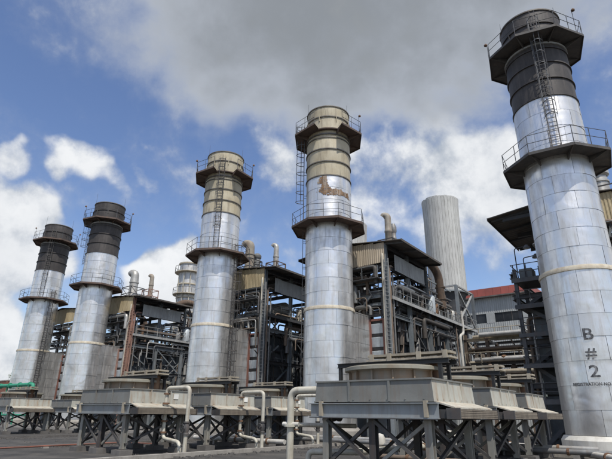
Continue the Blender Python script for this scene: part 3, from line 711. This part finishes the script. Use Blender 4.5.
vent_at('slim cream roof vent with elbow hood above tan-clad boiler house', 387.5, 215, vD-.6, r=.34, hood='elbow')
vent_at('grey twin pipe vent next to the slim cream vent, tan-clad house', 393, 224, vD-.4, r=.26, hood='cap', m='pipe_grey')
vent_at('fat cream roof vent with elbow hood beside the caged-ladder stack', 250.5, 243.5, vC+.6, r=.5, hood='elbow')
vent_at('grey cap vent tucked beside the fat elbow-hooded roof vent', 257.5, 254, vC+.4, r=.36, hood='cap', m='pipe_grey')
vent_at('slim white roof vent with elbow hood on yellow-clad roof near caged-ladder stack', 276.5, 245, vC-.9, r=.3, hood='elbow', m='insulation', frame='plat_rust')
vent_at('fat white dome-topped roof vent above boiler house with pink pipes', 135.5, 273, vB+.2, r=.55, hood='elbow', m='insulation')
vent_at('slim rusty-headed roof vent above boiler house with pink pipes', 152.5, 275.5, vB-.6, r=.3, hood='elbow', m='vent_paint', frame='pink_paint')
vent('grey steel roof vent rising behind the lettered B # 2 stack', 37.4, STK['E'][1]-1.6, 18.6, .6, 'cap', 'insulation')

# ------------------------------------------------------------------ bypass stacks behind
def bypass(label, u, v, z0, z1, R=2.15):
    root = thing('bypass_stack', label, 'chimney', u, v, z0, 'pale chimneys standing behind the boiler houses'); h = z1-z0; n = 36
    MB().lathe([(R-.12,0),(R-.12,h-.2),(R+.02,h-.1),(R-.25,h-.1),(R-.25,h-3)], 44).build('inner_shell', 'concrete', root, smooth=35)
    mb = MB(); w = 2*pi/n
    for j in range(4):
        a = -w*.475+w*.95*j/3
        mb.v += [((R+dr)*cos(a), (R+dr)*sin(a), z) for dr, z in ((0,0),(0,h*.8),(.04,h*.92),(.11,h))]
    for j in range(3):
        for i in range(3): mb.f.append((j*4+i, (j+1)*4+i, (j+1)*4+i+1, j*4+i+1))
    me = mb.mesh('cladding_strip', 'pale_stack', 40)
    for i in range(n): put('cladding_strip', me, root, (0,0,random.uniform(-.05,.05)), w*i)
    MB().lathe([(R-.15,-.02),(R+.06,-.02),(R+.06,.14),(R-.15,.14)], 44).build('base_ring', 'steel_blue', root, smooth=35)
    MB().lathe([(R*.72,-4.6),(R*.72,-1.4),(R-.1,0)], 30).build('transition_cone', 'steel_dark', root, smooth=35)
ub, vb, zb = on_u(439.5, 201, 54.2)
bypass('broad pale grey chimney with flared rim rising behind tan-clad boiler house', ub, vb, 14.95, 26.9)
bypass('pale grey chimney mostly hidden behind the rust-patched stack', ub, STK['C'][1]+(vb-STK['D'][1]), 14.95, 26.6)
def ringed():
    u, v, zt = on_u(190, 265, 54.0)
    root = thing('ringed_stack', 'slim cream chimney with several ring platforms beside caged-ladder stack', 'chimney', u, v, 0)
    R = 1.7; zs = [8, 12, 15.2, 18, 20.6, 23, zt]
    for a, b in zip(zs, zs[1:]): MB().lathe([(R,a),(R,b)], 32).build('shell_course', 'aluminium_old', root, smooth=40)
    for z in zs[1:]: MB().lathe([(R-.02,z-.12),(R+.2,z-.12),(R+.2,z+.08),(R-.02,z+.08)], 32).build('flange', 'cream_band', root, smooth=35)
    for z in (zt-1.6, zt-5.6):
        MB().lathe([(R-.02,z-.1),(R+.8,z-.1),(R+.8,z),(R-.02,z)], 16).build('deck_plate', 'cream_band', root)
        MB().tube([((R+.78)*cos(2*pi*i/16), (R+.78)*sin(2*pi*i/16), z+1.0) for i in range(16)], .035, 6, closed=True).build('handrail', 'steel_dark', root)
        for i in range(16): MB().tube([((R+.78)*cos(2*pi*i/16), (R+.78)*sin(2*pi*i/16), z), ((R+.78)*cos(2*pi*i/16), (R+.78)*sin(2*pi*i/16), z+1)], .035, 5).build('rail_post', 'steel_dark', root)
    for a in (3.6, 4.2, 3.0): MB().tube([((R+.25)*cos(a), (R+.25)*sin(a), 10), ((R+.25)*cos(a), (R+.25)*sin(a), zt-2)], .1, 8).build('pipe', 'pipe_cream', root)
    MB().b2(-1.3, 1.3, -1.3, 1.3, 0, 8.1).build('base', 'steel_dark', root)
ringed()

# ------------------------------------------------------------------ air coolers
def cooler_proto():
    root = thing('air_cooler', 'x', 'air cooler', 0, 0, 0, 'fan air coolers on steel tables')
    X, Y = 1.575, 1.93              # half sizes in u and v
    zb, zt = 1.99, 2.60
    # legs: H sections with base plates and plinths
    for x in (-X+.15, X-.15):
        for y in (-Y+.25, 0.0, Y-.35):
            lg = MB().hsec((x, y, .22), (x, y, 1.55), .2, .2, .022, (1,0,0)).build('leg', 'leg_paint' if y != 0 else 'brace_dark', root)
            MB().b2(x-.16, x+.16, y-.16, y+.16, .2, .225).build('base_plate', 'brace_dark', lg)
            MB().b2(x-.3, x+.3, y-.3, y+.3, 0, .2).build('plinth', 'concrete_dark', root)
    for x in (-X+.15, X-.15):
        ys = (-Y+.25, 0.0, Y-.35)
        for a, b in zip(ys, ys[1:]):
            MB().bar((x-.06, a+.05, .35), (x-.06, b-.05, 1.5), .09, .09).build('brace', 'brace_dark', root)
            MB().bar((x+.06, b-.05, .35), (x+.06, a+.05, 1.5), .09, .09).build('brace', 'leg_paint' if a < -.5 else 'brace_dark', root)
    for y in (-Y+.25, Y-.35):
        MB().bar((-X+.2, y-.06, .4), (X-.2, y-.06, 1.5), .09, .09).build('brace', 'brace_dark', root)
        MB().bar((X-.2, y+.06, .4), (-X+.2, y+.06, 1.5), .09, .09).build('brace', 'brace_dark', root)
    # table beams
    for x in (-X-.03, X+.03): MB().hsec((x, -Y-.12, 1.765), (x, Y+.12, 1.765), .2, .40, .03).build('table_beam', 'beam_grey', root)
    for y in (-Y+.05, Y-.05): MB().hsec((-X+.1, y, 1.73), (X-.1, y, 1.73), .16, .30, .02).build('cross_beam', 'beam_grey', root)
    MB().b2(-X-.16, X+.16, -Y-.1, Y+.1, 1.545, 1.562).build('table_flange', 'brace_dark', root)
    for x in (-X-.1, X+.1):
        for y in (-Y+.2, Y-.3): MB().b2(x-.05, x+.05, y-.05, y+.05, 1.6, 2.02).build('stiffener', 'beam_tan', root)
    # finned tube bundle
    MB().b2(-X+.1, X-.1, -Y+.14, Y-.14, 1.64, 1.95).build('tube_bundle', 'black_metal', root)
    # plenum: four sloped sheets and a lid
    t = .05
    B = [(-X,-Y),(X,-Y),(X,Y),(-X,Y)]; T = [(-X+.03,-Y+t),(X-.03,-Y+t),(X-.03,Y-.04),(-X+.03,Y-.04)]
    for i, m in ((0,'cooler_cream'), (1,'cooler_grey_shaded'), (2,'cooler_grey_shaded'), (3,'cooler_grey_shaded')):  # cream side sheet; the grey ones have some shade painted into their colour
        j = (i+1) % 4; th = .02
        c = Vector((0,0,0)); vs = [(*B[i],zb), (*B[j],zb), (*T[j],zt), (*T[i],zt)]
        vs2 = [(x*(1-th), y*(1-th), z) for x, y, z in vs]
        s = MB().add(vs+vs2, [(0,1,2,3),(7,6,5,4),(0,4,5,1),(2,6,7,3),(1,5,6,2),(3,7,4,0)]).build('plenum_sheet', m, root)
        mb = MB(); rb = random.Random(i)
        for q in range(7):
            f = (q+.5)/7; p = Vector(vs[0]).lerp(Vector(vs[1]), f); p = p.lerp(Vector(vs[3]).lerp(Vector(vs[2]), f), .12); mb.box(p, (.035,.035,.03))
        mb.build('bolt', m, s)
    MB().b2(-X+.05, X-.05, -Y+t+.03, Y-.08, zt-.03, zt-.004).build('plenum_lid', 'cooler_grey_shaded', root)
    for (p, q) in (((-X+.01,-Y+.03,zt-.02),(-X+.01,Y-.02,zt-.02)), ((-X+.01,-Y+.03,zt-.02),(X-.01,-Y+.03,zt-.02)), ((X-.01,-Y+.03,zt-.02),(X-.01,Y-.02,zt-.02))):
        MB().bar(p, q, .05, .045).build('rim_angle', 'cooler_grey_shaded', root)
    for y in (-.62, .7): MB().b2(-X-.012, -X+.02, y-.035, y+.035, zb+.02, zt-.04).build('lap_strip', 'cooler_grey_shaded', root)
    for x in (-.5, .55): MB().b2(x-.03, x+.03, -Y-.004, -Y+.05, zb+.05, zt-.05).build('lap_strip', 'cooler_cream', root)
    MB().b2(-X-.02, X+.02, Y-.01, Y+.03, zb-.03, zb+.03).build('lip', 'cooler_grey_shaded', root)
    # sloping flashing and header box on the right-hand side
    y0, y1 = -Y+.02, -Y-.52
    MB().add([(-X+.12,y0,zb+.02),(X-.12,y0,zb+.02),(X-.06,y1,1.86),(-X+.06,y1,1.86),(-X+.12,y0,zb-.02),(X-.12,y0,zb-.02),(X-.06,y1,1.82),(-X+.06,y1,1.82)], [(0,3,2,1),(4,5,6,7),(0,1,5,4),(2,3,7,6),(1,2,6,5),(3,0,4,7)]).build('flashing', 'cooler_white', root)
    hb = MB().b2(-X+.02, X-.02, y1-.10, -Y+.1, 1.58, 1.80).build('header_box', 'brace_dark', root)
    for k in range(5): MB().b2(-X+.05, X-.05, y1-.14-.006*(k % 2), y1-.105, 1.585+k*.046, 1.585+k*.046+.036).build('slat', 'header_wood', hb)
    for sx in (-1, 1): MB().b2(sx*(X-.0)-.03, sx*(X-.0)+.03, y1-.16, y1+.2, 1.57, 1.83).build('end_plate', 'brace_dark', hb)
    # fan ring with flared mouth, fan inside
    Rf = 1.34; yc = .0
    ring = MB().lathe([(Rf,zt-.01),(Rf,zt+.26),(Rf+.05,zt+.30),(Rf+.10,zt+.40),(Rf+.16,zt+.43)], 40, c=(0,yc)).build('fan_ring', 'fan_skin', root, smooth=45)
    MB().lathe([(Rf+.10,zt+.30),(Rf+.21,zt+.31),(Rf+.21,zt+.40),(Rf+.12,zt+.44),(Rf-.02,zt+.43),(Rf-.03,zt)], 40, c=(0,yc)).build('mouth_lip', 'lip_cream', ring, smooth=45)
    for k in range(14):
        a = 2*pi*k/14; MB().box((0,0,0), (.09,.045,.30)).build('rib', 'fan_skin', ring, ((Rf+.04)*cos(a), yc+(Rf+.04)*sin(a), zt+.15), a)
    MB().lathe([(0,zt+.2),(.22,zt+.2),(.24,zt+.26),(.2,zt+.36),(0,zt+.38)], 16, c=(0,yc)).build('fan_hub', 'steel_dark', root, smooth=40)
    for k in range(5):
        a = 2*pi*k/5+.3; c, s = cos(a), sin(a)
        pts = []
        for r, w, tw in ((.2,.10,.07),(.7,.17,.05),(1.32,.15,.02)):
            for sg in (-1, 1): pts.append((c*r-s*w*sg, yc+s*r+c*w*sg, zt+.28+tw*sg))
        pts2 = [(x, y, z+.02) for x, y, z in pts]
        MB().add(pts+pts2, [(0,1,3,2),(2,3,5,4),(6,8,9,7),(8,10,11,9),(0,2,8,6),(2,4,10,8),(1,7,9,3),(3,9,11,5),(4,5,11,10)]).build('fan_blade', 'steel_light', root)
    # drive beams bridging the fan, belt cover, motor
    for x in (-.34, .3):
        MB().hsec((x, -Y-.02, zt+.555), (x, Y-.05, zt+.555), .14, .14, .018).build('drive_beam', 'black_metal' if x < 0 else 'steel_dark', root)
    for y in (-Y+.25, Y-.15):
        for x in (-.34, .3): MB().b2(x-.05, x+.05, y-.05, y+.05, zt-.01, zt+.49).build('beam_post', 'black_metal', root)
    cv = MB().b2(-.26, .24, -Y-.05, Y-1.15, zt+.78, zt+.85).build('belt_cover', 'beam_tan', root)
    MB().b2(-.29, .27, -Y-.06, Y-1.1, zt+.645, zt+.70).build('cover_tray', 'beam_tan', cv)
    for y in (-Y+.1, -1.0, .0, Y-1.3): MB().b2(-.31, -.25, y-.07, y+.07, zt+.60, zt+.87).build('cover_clip', 'beam_tan', cv)
    mt = MB().lathe([(0,-.34),(.17,-.33),(.19,-.25),(.19,.25),(.17,.33),(0,.34)], 14).build('motor', 'rust', root, (.05, -Y+.55, zt+.30), smooth=40)
    MB().b2(-.09,.09,.17,.3,-.12,.1).build('terminal_box', 'rust', mt)
    return root
proto = cooler_proto()
COOL = []
spots = [(14.27,7.30,'grey fan cooler at front of its row, thick cream pipe at its end'), (19.27,7.32,'middle fan cooler of the row leading to lettered stack'), (23.97,7.34,'fan cooler last in its row, closest to lettered stack'),
         (14.15,20.70,'front fan cooler of row leading to rust-patched stack, cream gooseneck pipe beside it'), (18.70,20.70,'middle fan cooler of row leading to the rust-patched stack'), (23.25,20.72,'last fan cooler of row leading to the rust-patched stack'),
         (19.0,43.2,'weathered fan cooler at front of the row by the green pipe'), (23.8,43.2,'second weathered fan cooler of the row by the green pipe'), (28.4,43.2,'far fan cooler of the row by the green pipe')]
for i, (u, v, lab) in enumerate(spots):
    c = proto if i == 0 else copy_tree(proto)
    c.location = W(u, v); c['label'] = lab; COOL.append(c)
# tie beams between the tables of a row
def tie(u0, u1, v, lab):
    o = MB().hsec((0,0,1.45), (u1-u0,0,1.45), .14, .2, .02).build('tie_beam', 'beam_grey', None, W(u0, v), PHI)
    tag(o, lab, 'beam')
# small white placards on the coolers of the second row
for i, (u, v, lab) in enumerate(((15.0,18.775,'small white placard on front cooler behind cream gooseneck pipe'), (19.6,18.775,'small white placard on middle cooler of row toward rust-patched stack'), (24.2,18.795,'small white placard on last cooler of row toward rust-patched stack'))):
    o = MB().box((0,0,0), (.26,.02,.22)).build('placard', 'sign_white', None, W(u, v, 2.33), PHI); tag(o, lab, 'sign', 'white placards on coolers')

# ------------------------------------------------------------------ pipes round the coolers
def flange(root, p, r, axis='z', m='rust'):
    o = MB().lathe([(0,-.035),(r*1.75,-.035),(r*1.75,.035),(0,.035)], 14).build('flange', m, root, p)
    if axis == 'x': o.rotation_euler = (0, pi/2, 0)
    if axis == 'y': o.rotation_euler = (pi/2, 0, 0)
def valve(root, p, r, axis='z'):
    b = MB().lathe([(0,-.26),(r*1.5,-.26),(r*1.5,-.2),(r*1.15,-.17),(r*1.6,0),(r*1.15,.17),(r*1.5,.2),(r*1.5,.26),(0,.26)], 14).build('valve', 'brace_dark', root, p, smooth=40)
    if axis == 'y': b.rotation_euler = (pi/2,0,0)
    s = MB().tube([(0,0,0), (-.34,-.12,0)], .03, 6).build('stem', 'brace_dark', b)
    MB().tube([(-.34+.04*cos(a)*0, -.12+.16*cos(a), .16*sin(a)) for a in [2*pi*i/12 for i in range(12)]], .018, 5, closed=True).build('handwheel', 'brace_dark', b)
def gooseneck(u, v, lab, top=2.66, w=1.5):
    root = thing('gooseneck_pipe', lab, 'pipe', u, v, 0, 'cream gooseneck pipes')
    r = .085
    MB().tube(bend([(0,0,1.8), (0,0,top), (0,-w,top), (0,-w,0)], .22, 6), r, 12).build('riser', 'pipe_cream', root, smooth=60)
    flange(root, (0,0,2.02), r); flange(root, (0,0,2.42), r); valve(root, (0,-w,1.05), r)
    flange(root, (0,-w,.12), r, m='brace_dark')
    MB().tube(bend([(.05,.05,1.6), (.05,.05,.62), (-.0,-1.15,.5), (0,-1.2,0)], .22, 6), r*.9, 12).build('drain_leg', 'pipe_cream', root, smooth=60)
    flange(root, (.05,.05,1.3), r*.9); flange(root, (.05,.05,.85), r*.9)
    return root
for px, un, lab in ((166.5,14.2,'cream gooseneck pipe rising from front cooler beside white placard'), (241.5,18.75,'cream gooseneck pipe rising from middle cooler of its row'), (297,23.3,'cream gooseneck pipe at last cooler, behind the thick cream pipe')):
    u, v, z = on_u(px, 400, un); gooseneck(u, v, lab)
def near_pipe():
    u, v, z = on_u(291, 400, 13.0)
    root = thing('feed_pipe', 'thick cream pipe bending over into the front grey cooler', 'pipe', u, v)
    MB().tube(bend([(0,0,0), (0,0,2.37), (.2,-2.4,2.37)], .3, 8), .115, 14).build('pipe', 'pipe_cream', root, smooth=60)
    flange(root, (0,0,1.3), .115, m='pipe_cream'); flange(root, (0,0,.2), .115)
    b = MB().tube([(0,0,0), (.45,-1.9,0)], .07, 10).build('branch', 'pipe_cream', root, (.3,-.1,1.32), smooth=60)
    MB().tube([(-.02,.28,1.34), (0,-.1,1.34), (.05,-.3,1.34)], .07, 10).build('branch', 'pipe_white', root, smooth=60)
    valve(root, (.45,-1.35,1.62), .12, 'y')
    root2 = thing('drain_pipe', 'low cream pipe elbow beside foot of the thick cream pipe', 'pipe', u+.3, v-.5)
    MB().tube(bend([(0,0,0), (0,0,.55), (.1,-1.9,.62)], .2, 6), .09, 12).build('pipe', 'pipe_cream', root2, smooth=60)
near_pipe()
def ground_pipe(lab, pts, r, m, bands=0, name='ground_pipe', group=None):
    p0 = pts[0]; root = thing(name, lab, 'pipe', p0[0], p0[1], 0, group)
    q = [(a-p0[0], b-p0[1], z) for a, b, z in pts]
    MB().tube(bend(q, .35, 5), r, 12).build('pipe', m, root, smooth=60)
    L_ = [Vector(x) for x in q]
    for i in range(bands):
        t = (i+.5)/bands; s = t*(len(q)-1); k = min(int(s), len(q)-2); p = L_[k].lerp(L_[k+1], s-k); d = (L_[k+1]-L_[k]).normalized()
        MB().tube([p-d*.05, p+d*.05], r*1.35, 12).build('flange', 'rust', root)
    # sleepers that carry it
    for i in range(max(2, int((L_[-1]-L_[0]).length/3))):
        t = (i+.5)/max(2, int((L_[-1]-L_[0]).length/3)); s = t*(len(q)-1); k = min(int(s), len(q)-2); p = L_[k].lerp(L_[k+1], s-k)
        h = p.z-r
        if h > .02: MB().box((p.x, p.y, h/2), (.25,.25,h)).build('sleeper', 'concrete', root)
    return root
a = on_ground(512, 449); b = on_ground(560, 454); c = on_ground(640, 470)
ground_pipe('white pipe with dark bands on ground before lettered stack', [(a[0]+3,a[1]+1.4,.22),(a[0],a[1],.22),(b[0],b[1],.22),(c[0],c[1],.22)], .13, 'pipe_white', 5)
ground_pipe('rust red pipe lying along the dark ground beneath cooler tables', [(*on_ground(-6,451),.1),(*on_ground(60,447.5),.1),(*on_ground(118,444.5),.1),(*on_ground(160,446),.1)], .035, 'red_oxide')
hz = [on_ground(*p) for p in ((124,447),(128,451),(134,456),(141,464))]
o = MB().tube(bend([(*(W(*q)[:2]), .03) for q in hz], .5, 5), .03, 8).build('hose', 'black_metal', None, smooth=60); tag(o, 'thin black hose trailing over dark ground from cooler leg', 'hose')
ground_pipe('insulated silver pipe run behind cooler tables near apron edge', [(25.2,3.5,.4),(25.2,16,.4),(25.2,24,.4)], .11, 'insulation', 8)
ground_pipe('grey pipe run beside the insulated silver run', [(24.6,2.5,.3),(24.6,15,.3),(24.6,26,.3)], .11, 'pipe_grey', 6)
ground_pipe('cream pipe along ground from front grey cooler toward lettered stack', [(16.8,10.4,.35),(21.5,10.2,.35),(24.3,9.6,.35)], .12, 'pipe_cream', 4)
ground_pipe('brown pipe crossing under the row toward lettered stack', [(17.0,3.9,.25),(17.0,9.8,.25)], .09, 'pipe_brown', 2)
ground_pipe('pale pipe crossing beneath row toward the rust-patched stack', [(21.0,17.2,.3),(21.0,24.2,.3)], .12, 'pipe_white', 3)
for i, (u, v, h, r) in enumerate(((21.6,8.6,1.1,.3),(22.9,10.4,.95,.26),(25.0,8.2,1.2,.32),(20.6,11.4,.9,.24))):
    root = thing('pump', 'short white pump with domed head on concrete pad under coolers', 'pump', u, v, 0, 'white pumps under the coolers')
    MB().b2(-.45,.45,-.35,.35,0,.18).build('pad', 'concrete', root)
    MB().lathe([(r*.5,.18),(r*.5,.4),(r,.45),(r,h-.2),(r*.7,h-.05),(0,h)], 16).build('casing', 'pipe_white', root, smooth=40)
    MB().tube(bend([(0,0,.45),(0,-.8,.45),(0,-.8,.0)], .2), .08, 8).build('outlet', 'pipe_grey', root, smooth=60)

# ------------------------------------------------------------------ pipe rack, red-roofed hall, stair tower
def pipe_rack():
    root = thing('pipe_rack', 'brown pipe rack stacked with rusty pipes before red-roofed hall', 'pipe rack', 50.5, 5.0); rnd = random.Random(3)
    for y in (0, 3.4, 6.8, 10.2, 12.4):
        for x in (0, 3.2): MB().hsec((x,y,0), (x,y,9.6 if x == 0 else 9.0), .32, .32, .03, (1,0,0)).build('column', 'pipe_brown', root)
    for z in (2.6, 4.0, 5.4, 6.6, 7.8, 9.0):
        for x in (0, 3.2): MB().hsec((x,-.5,z), (x,12.8,z), .2, .26, .02).build('beam', rnd.choice(('pipe_brown','steel_dark','beam_tan')), root)
        for y in (0, 3.4, 6.8, 10.2): MB().bar((0,y,z-.1), (3.2,y,z-.1), .16, .2).build('cross_beam', 'steel_dark', root)
        for k in range(7):
            x = rnd.uniform(-.6, 3.0); r = rnd.choice((.07,.1,.13,.18,.24)); y0 = rnd.uniform(-.8, 3); y1 = rnd.uniform(9, 13)
            MB().tube(bend([(x,y0,z-1.0),(x,y0,z+.15+r),(x,y1,z+.15+r)], .4), r, 8).build('pipe', rnd.choice(('pipe_brown','pipe_brown','pipe_grey','rust','beam_tan','insulation')), root, smooth=60)
    for k in range(7):
        y = rnd.uniform(0, 12); MB().bar((-.1,y,5.4), (-.1,y+1.7,8.8), .12, .12).build('brace', rnd.choice(('pipe_brown','steel_dark','beam_tan')), root)
    for k in range(24):
        y = rnd.uniform(0, 12); z = rnd.choice((2.8,4.2,5.6,6.8)); h = rnd.uniform(.4,1.3)
        MB().lathe([(0,0),(.28,.03),(.3,h*.3),(.3,h*.8),(.15,h),(0,h)], 10).build('small_tank', rnd.choice(('pipe_brown','insulation','pipe_grey','rust','pipe_cream')), root, (rnd.uniform(-.5,.5),y,z), smooth=50)
    MB().tube([(-.9,3.5,1),(-.9,3.5,9.6)], .2, 10).build('standpipe', 'beam_tan', root, smooth=60)
    for z in (6.7, 9.05):
        MB().tube([(-.5,-.5,z+1.0),(-.5,12.8,z+1.0)], .04, 6).build('handrail', 'beam_tan', root)
        for k in range(9): MB().tube([(-.5,-.4+k*1.6,z),(-.5,-.4+k*1.6,z+1.0)], .04, 6).build('rail_post', 'beam_tan', root)
pipe_rack()
def hall():
    ua = 64.0
    _, vl, zl = on_u(462, 290.5, ua); _, vr, zr = on_u(515, 282, ua); zf = (zl+zr)/2
    root = thing('turbine_hall', 'grey clad hall with red roof edge behind brown pipe rack', 'building', ua, vr-1.2); Wd = vl-vr+9
    top = zf-.35; red = 1.05; wz = [top-red-3.4, top-red-2.2]
    MB().b2(.1, 20, 0, Wd, 0, top-red).build('wall_core', 'dark_glass', root)
    n = int(Wd/1.0)
    for i in range(n):
        y = i*Wd/n
        corrugated(Wd/n+.02, 2.25, 4).build('cladding_sheet', 'wall_grey', root, (-.05, y+Wd/n, top-red-2.2), -pi/2)
        corrugated(Wd/n+.02, wz[0], 4).build('cladding_sheet', 'wall_grey', root, (-.05, y+Wd/n, 0), -pi/2)
        if i % 4 == 0: MB().b2(-.08, .08, y, y+Wd/n, wz[0]-.05, wz[1]+.05).build('pier', 'wall_grey', root)
        else:
            w = MB().b2(.02, .06, y+.02, y+Wd/n-.02, wz[0], wz[1]).build('window', 'dark_glass', root)
            MB().b2(-.03, .03, y-.03, y+.03, wz[0], wz[1]).build('frame', 'steel_dark', w)
    rf = MB().add([(-.5,-.5,top-red),(20.5,-.5,top-red),(20.5,Wd+.5,top-red),(-.5,Wd+.5,top-red),(-.3,-.5,top),(20.3,-.5,top+.8),(20.3,Wd+.5,top+.8),(-.3,Wd+.5,top)], [(3,2,1,0),(4,5,6,7),(0,1,5,4),(1,2,6,5),(2,3,7,6),(3,0,4,7)]).build('roof', 'red_roof', root)
    for i in range(int(Wd/1.0)): MB().add([(-.5,i,top-red),(-.5,i+.98,top-red),(-.3,i+.98,top),(-.3,i,top),(-.54,i,top-red+.02),(-.54,i+.98,top-red+.02),(-.34,i+.98,top+.03),(-.34,i,top+.03)], [(4,7,6,5),(0,4,5,1),(0,3,7,4),(1,5,6,2),(2,6,7,3)]).build('fascia_sheet', 'red_roof', rf)
    MB().b2(-.62, -.5, -.5, Wd+.5, top-red-.14, top-red+.02).build('gutter', 'concrete_dark', rf)
hall()
def stair_tower():
    _, vL, zL = on_u(516, 283, 33.2)
    root = thing('stair_tower', 'dark steel stair tower with lamp posts beside lettered stack', 'stair tower', 33.2, vL-3.2); rnd = random.Random(8)
    for x in (0, 2.6):
        for y in (0, 1.6, 3.2): MB().hsec((x,y,0), (x,y,10.9 if y else 13.5), .22, .22, .025, (1,0,0)).build('column', 'steel_dark', root)
    for i, z in enumerate((2.6, 4.7, 6.6, 8.4, 10.15)):
        MB().b2(-.3, 2.8, -.2+(.8 if i % 2 else 0), 3.4-(.9 if i % 2 == 0 and i < 4 else 0), z, z+.07).build('deck_plate', 'steel_dark', root)
        MB().bar((-.3,-.2,z-.1), (-.3,3.4,z-.1), .07, .24).build('edge_channel', 'steel_dark', root)
        for h in (.5, 1.0): MB().tube([(-.28,-.2,z+h), (-.28,3.35,z+h), (2.7,3.35,z+h)], .028, 6).build('handrail', 'steel_dark', root)
        for y in (0, .8, 1.6, 2.4, 3.2): MB().tube([(-.28,y,z), (-.28,y,z+1)], .028, 6).build('rail_post', 'steel_dark', root)
        y0, y1 = (.2, 3.0) if i % 2 else (3.0, .2)
        z0 = (0, 2.6, 4.7, 6.6, 8.4)[i]
        st = MB().bar((.5,y0,z0), (.5,y1,z), .05, .22).bar((1.3,y0,z0), (1.3,y1,z), .05, .22).build('stair_stringer', 'steel_dark', root)
        for k in range(8):
            t = (k+.5)/8; MB().box((.9, y0+(y1-y0)*t, z0+(z-z0)*t), (.78,.24,.03)).build('tread', 'steel_blue', st)
        MB().bar((-.05,.1,z-1.6), (-.05,1.5,z-.2), .09, .09).build('brace', 'steel_blue', root)
    MB().b2(.1, 1.0, .5, 1.5, 10.25, 11.5).build('control_cabinet', 'steel_dark', root)
    MB().b2(.4, 1.5, 2.2, 3.0, 10.25, 11.0).build('control_cabinet', 'steel_blue', root)
    for k in range(14):
        y = rnd.uniform(-.1, 3.3); r = rnd.choice((.05,.08,.12)); z1 = rnd.uniform(6, 10); x = rnd.uniform(-.4, 2.6)
        MB().tube(bend([(x,y,rnd.uniform(0,2)),(x,y,z1),(x+rnd.uniform(-.3,.6),y-1.0,z1+.1)], .3), r, 7).build('pipe', rnd.choice(('pipe_grey','steel_dark','rust','pipe_brown')), root, smooth=60)
    for j, (px, py, lab) in enumerate(((514, 249, 'taller gooseneck lamp post on top of dark stair tower'), (523, 258, 'shorter gooseneck lamp post on top of dark stair tower'))):
        u, v, z = on_u(px, py, 33.3)
        l = thing('lamp_post', lab, 'lamp', u, v, 10.2)
        h = z-10.2
        MB().tube(bend([(0,0,0), (0,0,h), (0,-.75,h+.05)], .15, 4), .035, 7).build('post', 'steel_dark', l, smooth=60)
        hd = MB().lathe([(0,.16),(.09,.14),(.24,-.08),(.24,-.12),(0,-.1)], 12).build('lamp_head', 'steel_dark', l, (0,-.8,h), smooth=40)
        MB().disc(.2, -.125, 12, flip=True).build('lens', 'lens_glass', hd)
stair_tower()

# ------------------------------------------------------------------ left edge: green pipe, brick wall, tree
def left_edge():
    root = thing('green_pipe', 'bright green overhead pipe with flanges on thin green posts', 'pipe', 27.5, 60.0)
    _, v1, z1 = on_u(33, 387, 27.5); _, v2, z2 = on_u(-12, 384.5, 27.5); z = (z1+z2)/2
    MB().tube(bend([(.0,v1-60,z-.9), (0,v1-60,z), (0,v2-60,z)], .4, 6), .21, 14).build('pipe', 'green_paint', root, smooth=60)
    for i in range(4):
        y = v1-60+.8+i*2.6; MB().tube([(0,y-.05,z),(0,y+.05,z)], .32, 14).build('flange', 'green_paint', root)
    for i in range(4):
        y = v1-60+.3+i*3.2; MB().tube([(0,y,0),(0,y,z)], .09, 8).build('post', 'green_paint', root)
    MB().tube([(.0,v1-60,1.2),(0,v2-60,1.2)], .12, 10).build('lower_pipe', 'green_paint', root, smooth=60)
    w = thing('brick_wall', 'low red brick wall beyond the green pipe', 'wall', 44.0, 92.0)
    MB().b2(-.12, .12, 0, 60, 0, 7.2).build('wall', 'brick_red', w); MB().b2(-.2, .2, -.05, 60, 7.2, 7.4).build('coping', 'concrete', w)
    for i in range(12): MB().b2(-.25, -.12, i*5, i*5+.5, 0, 7.2).build('pier', 'brick_red', w)
    t = thing('tree', 'small green tree behind the red brick wall', 'tree', 50.0, 108.0); rnd = random.Random(2)
    MB().tube([(0,0,0),(.1,.1,3),(0,.2,6)], [.3,.22,.12], 8).build('trunk', 'bark', t, smooth=60)
    mb = MB()
    for k in range(7):
        a = k*.9; mb.tube([(0,.1,3.5+.3*k),(1.3*cos(a),1.3*sin(a),5+.4*k),(2.2*cos(a),2.2*sin(a),6+.4*k)], [.1,.06,.03], 6)
    mb.build('limb', 'bark', t)
    mb = MB(); cl = [(rnd.gauss(0,1.5), rnd.gauss(0,1.5), rnd.uniform(5.2,9.6), rnd.uniform(.5,1.0)) for _ in range(26)]
    for k in range(4200):
        x, y, z, r = rnd.choice(cl); p = Vector((x+rnd.gauss(0,r*.5), y+rnd.gauss(0,r*.5), z+rnd.gauss(0,r*.4)))
        d = Vector((rnd.gauss(0,1), rnd.gauss(0,1), rnd.gauss(0,1))).normalized(); e = d.orthogonal().normalized(); s = rnd.uniform(.06,.13)
        mb.add([p-d*s, p+e*s*.5, p+d*s, p-e*s*.5], [(0,1,2,3)])
    struct(mb.build('crown', 'leaf', t), 'stuff')
left_edge()
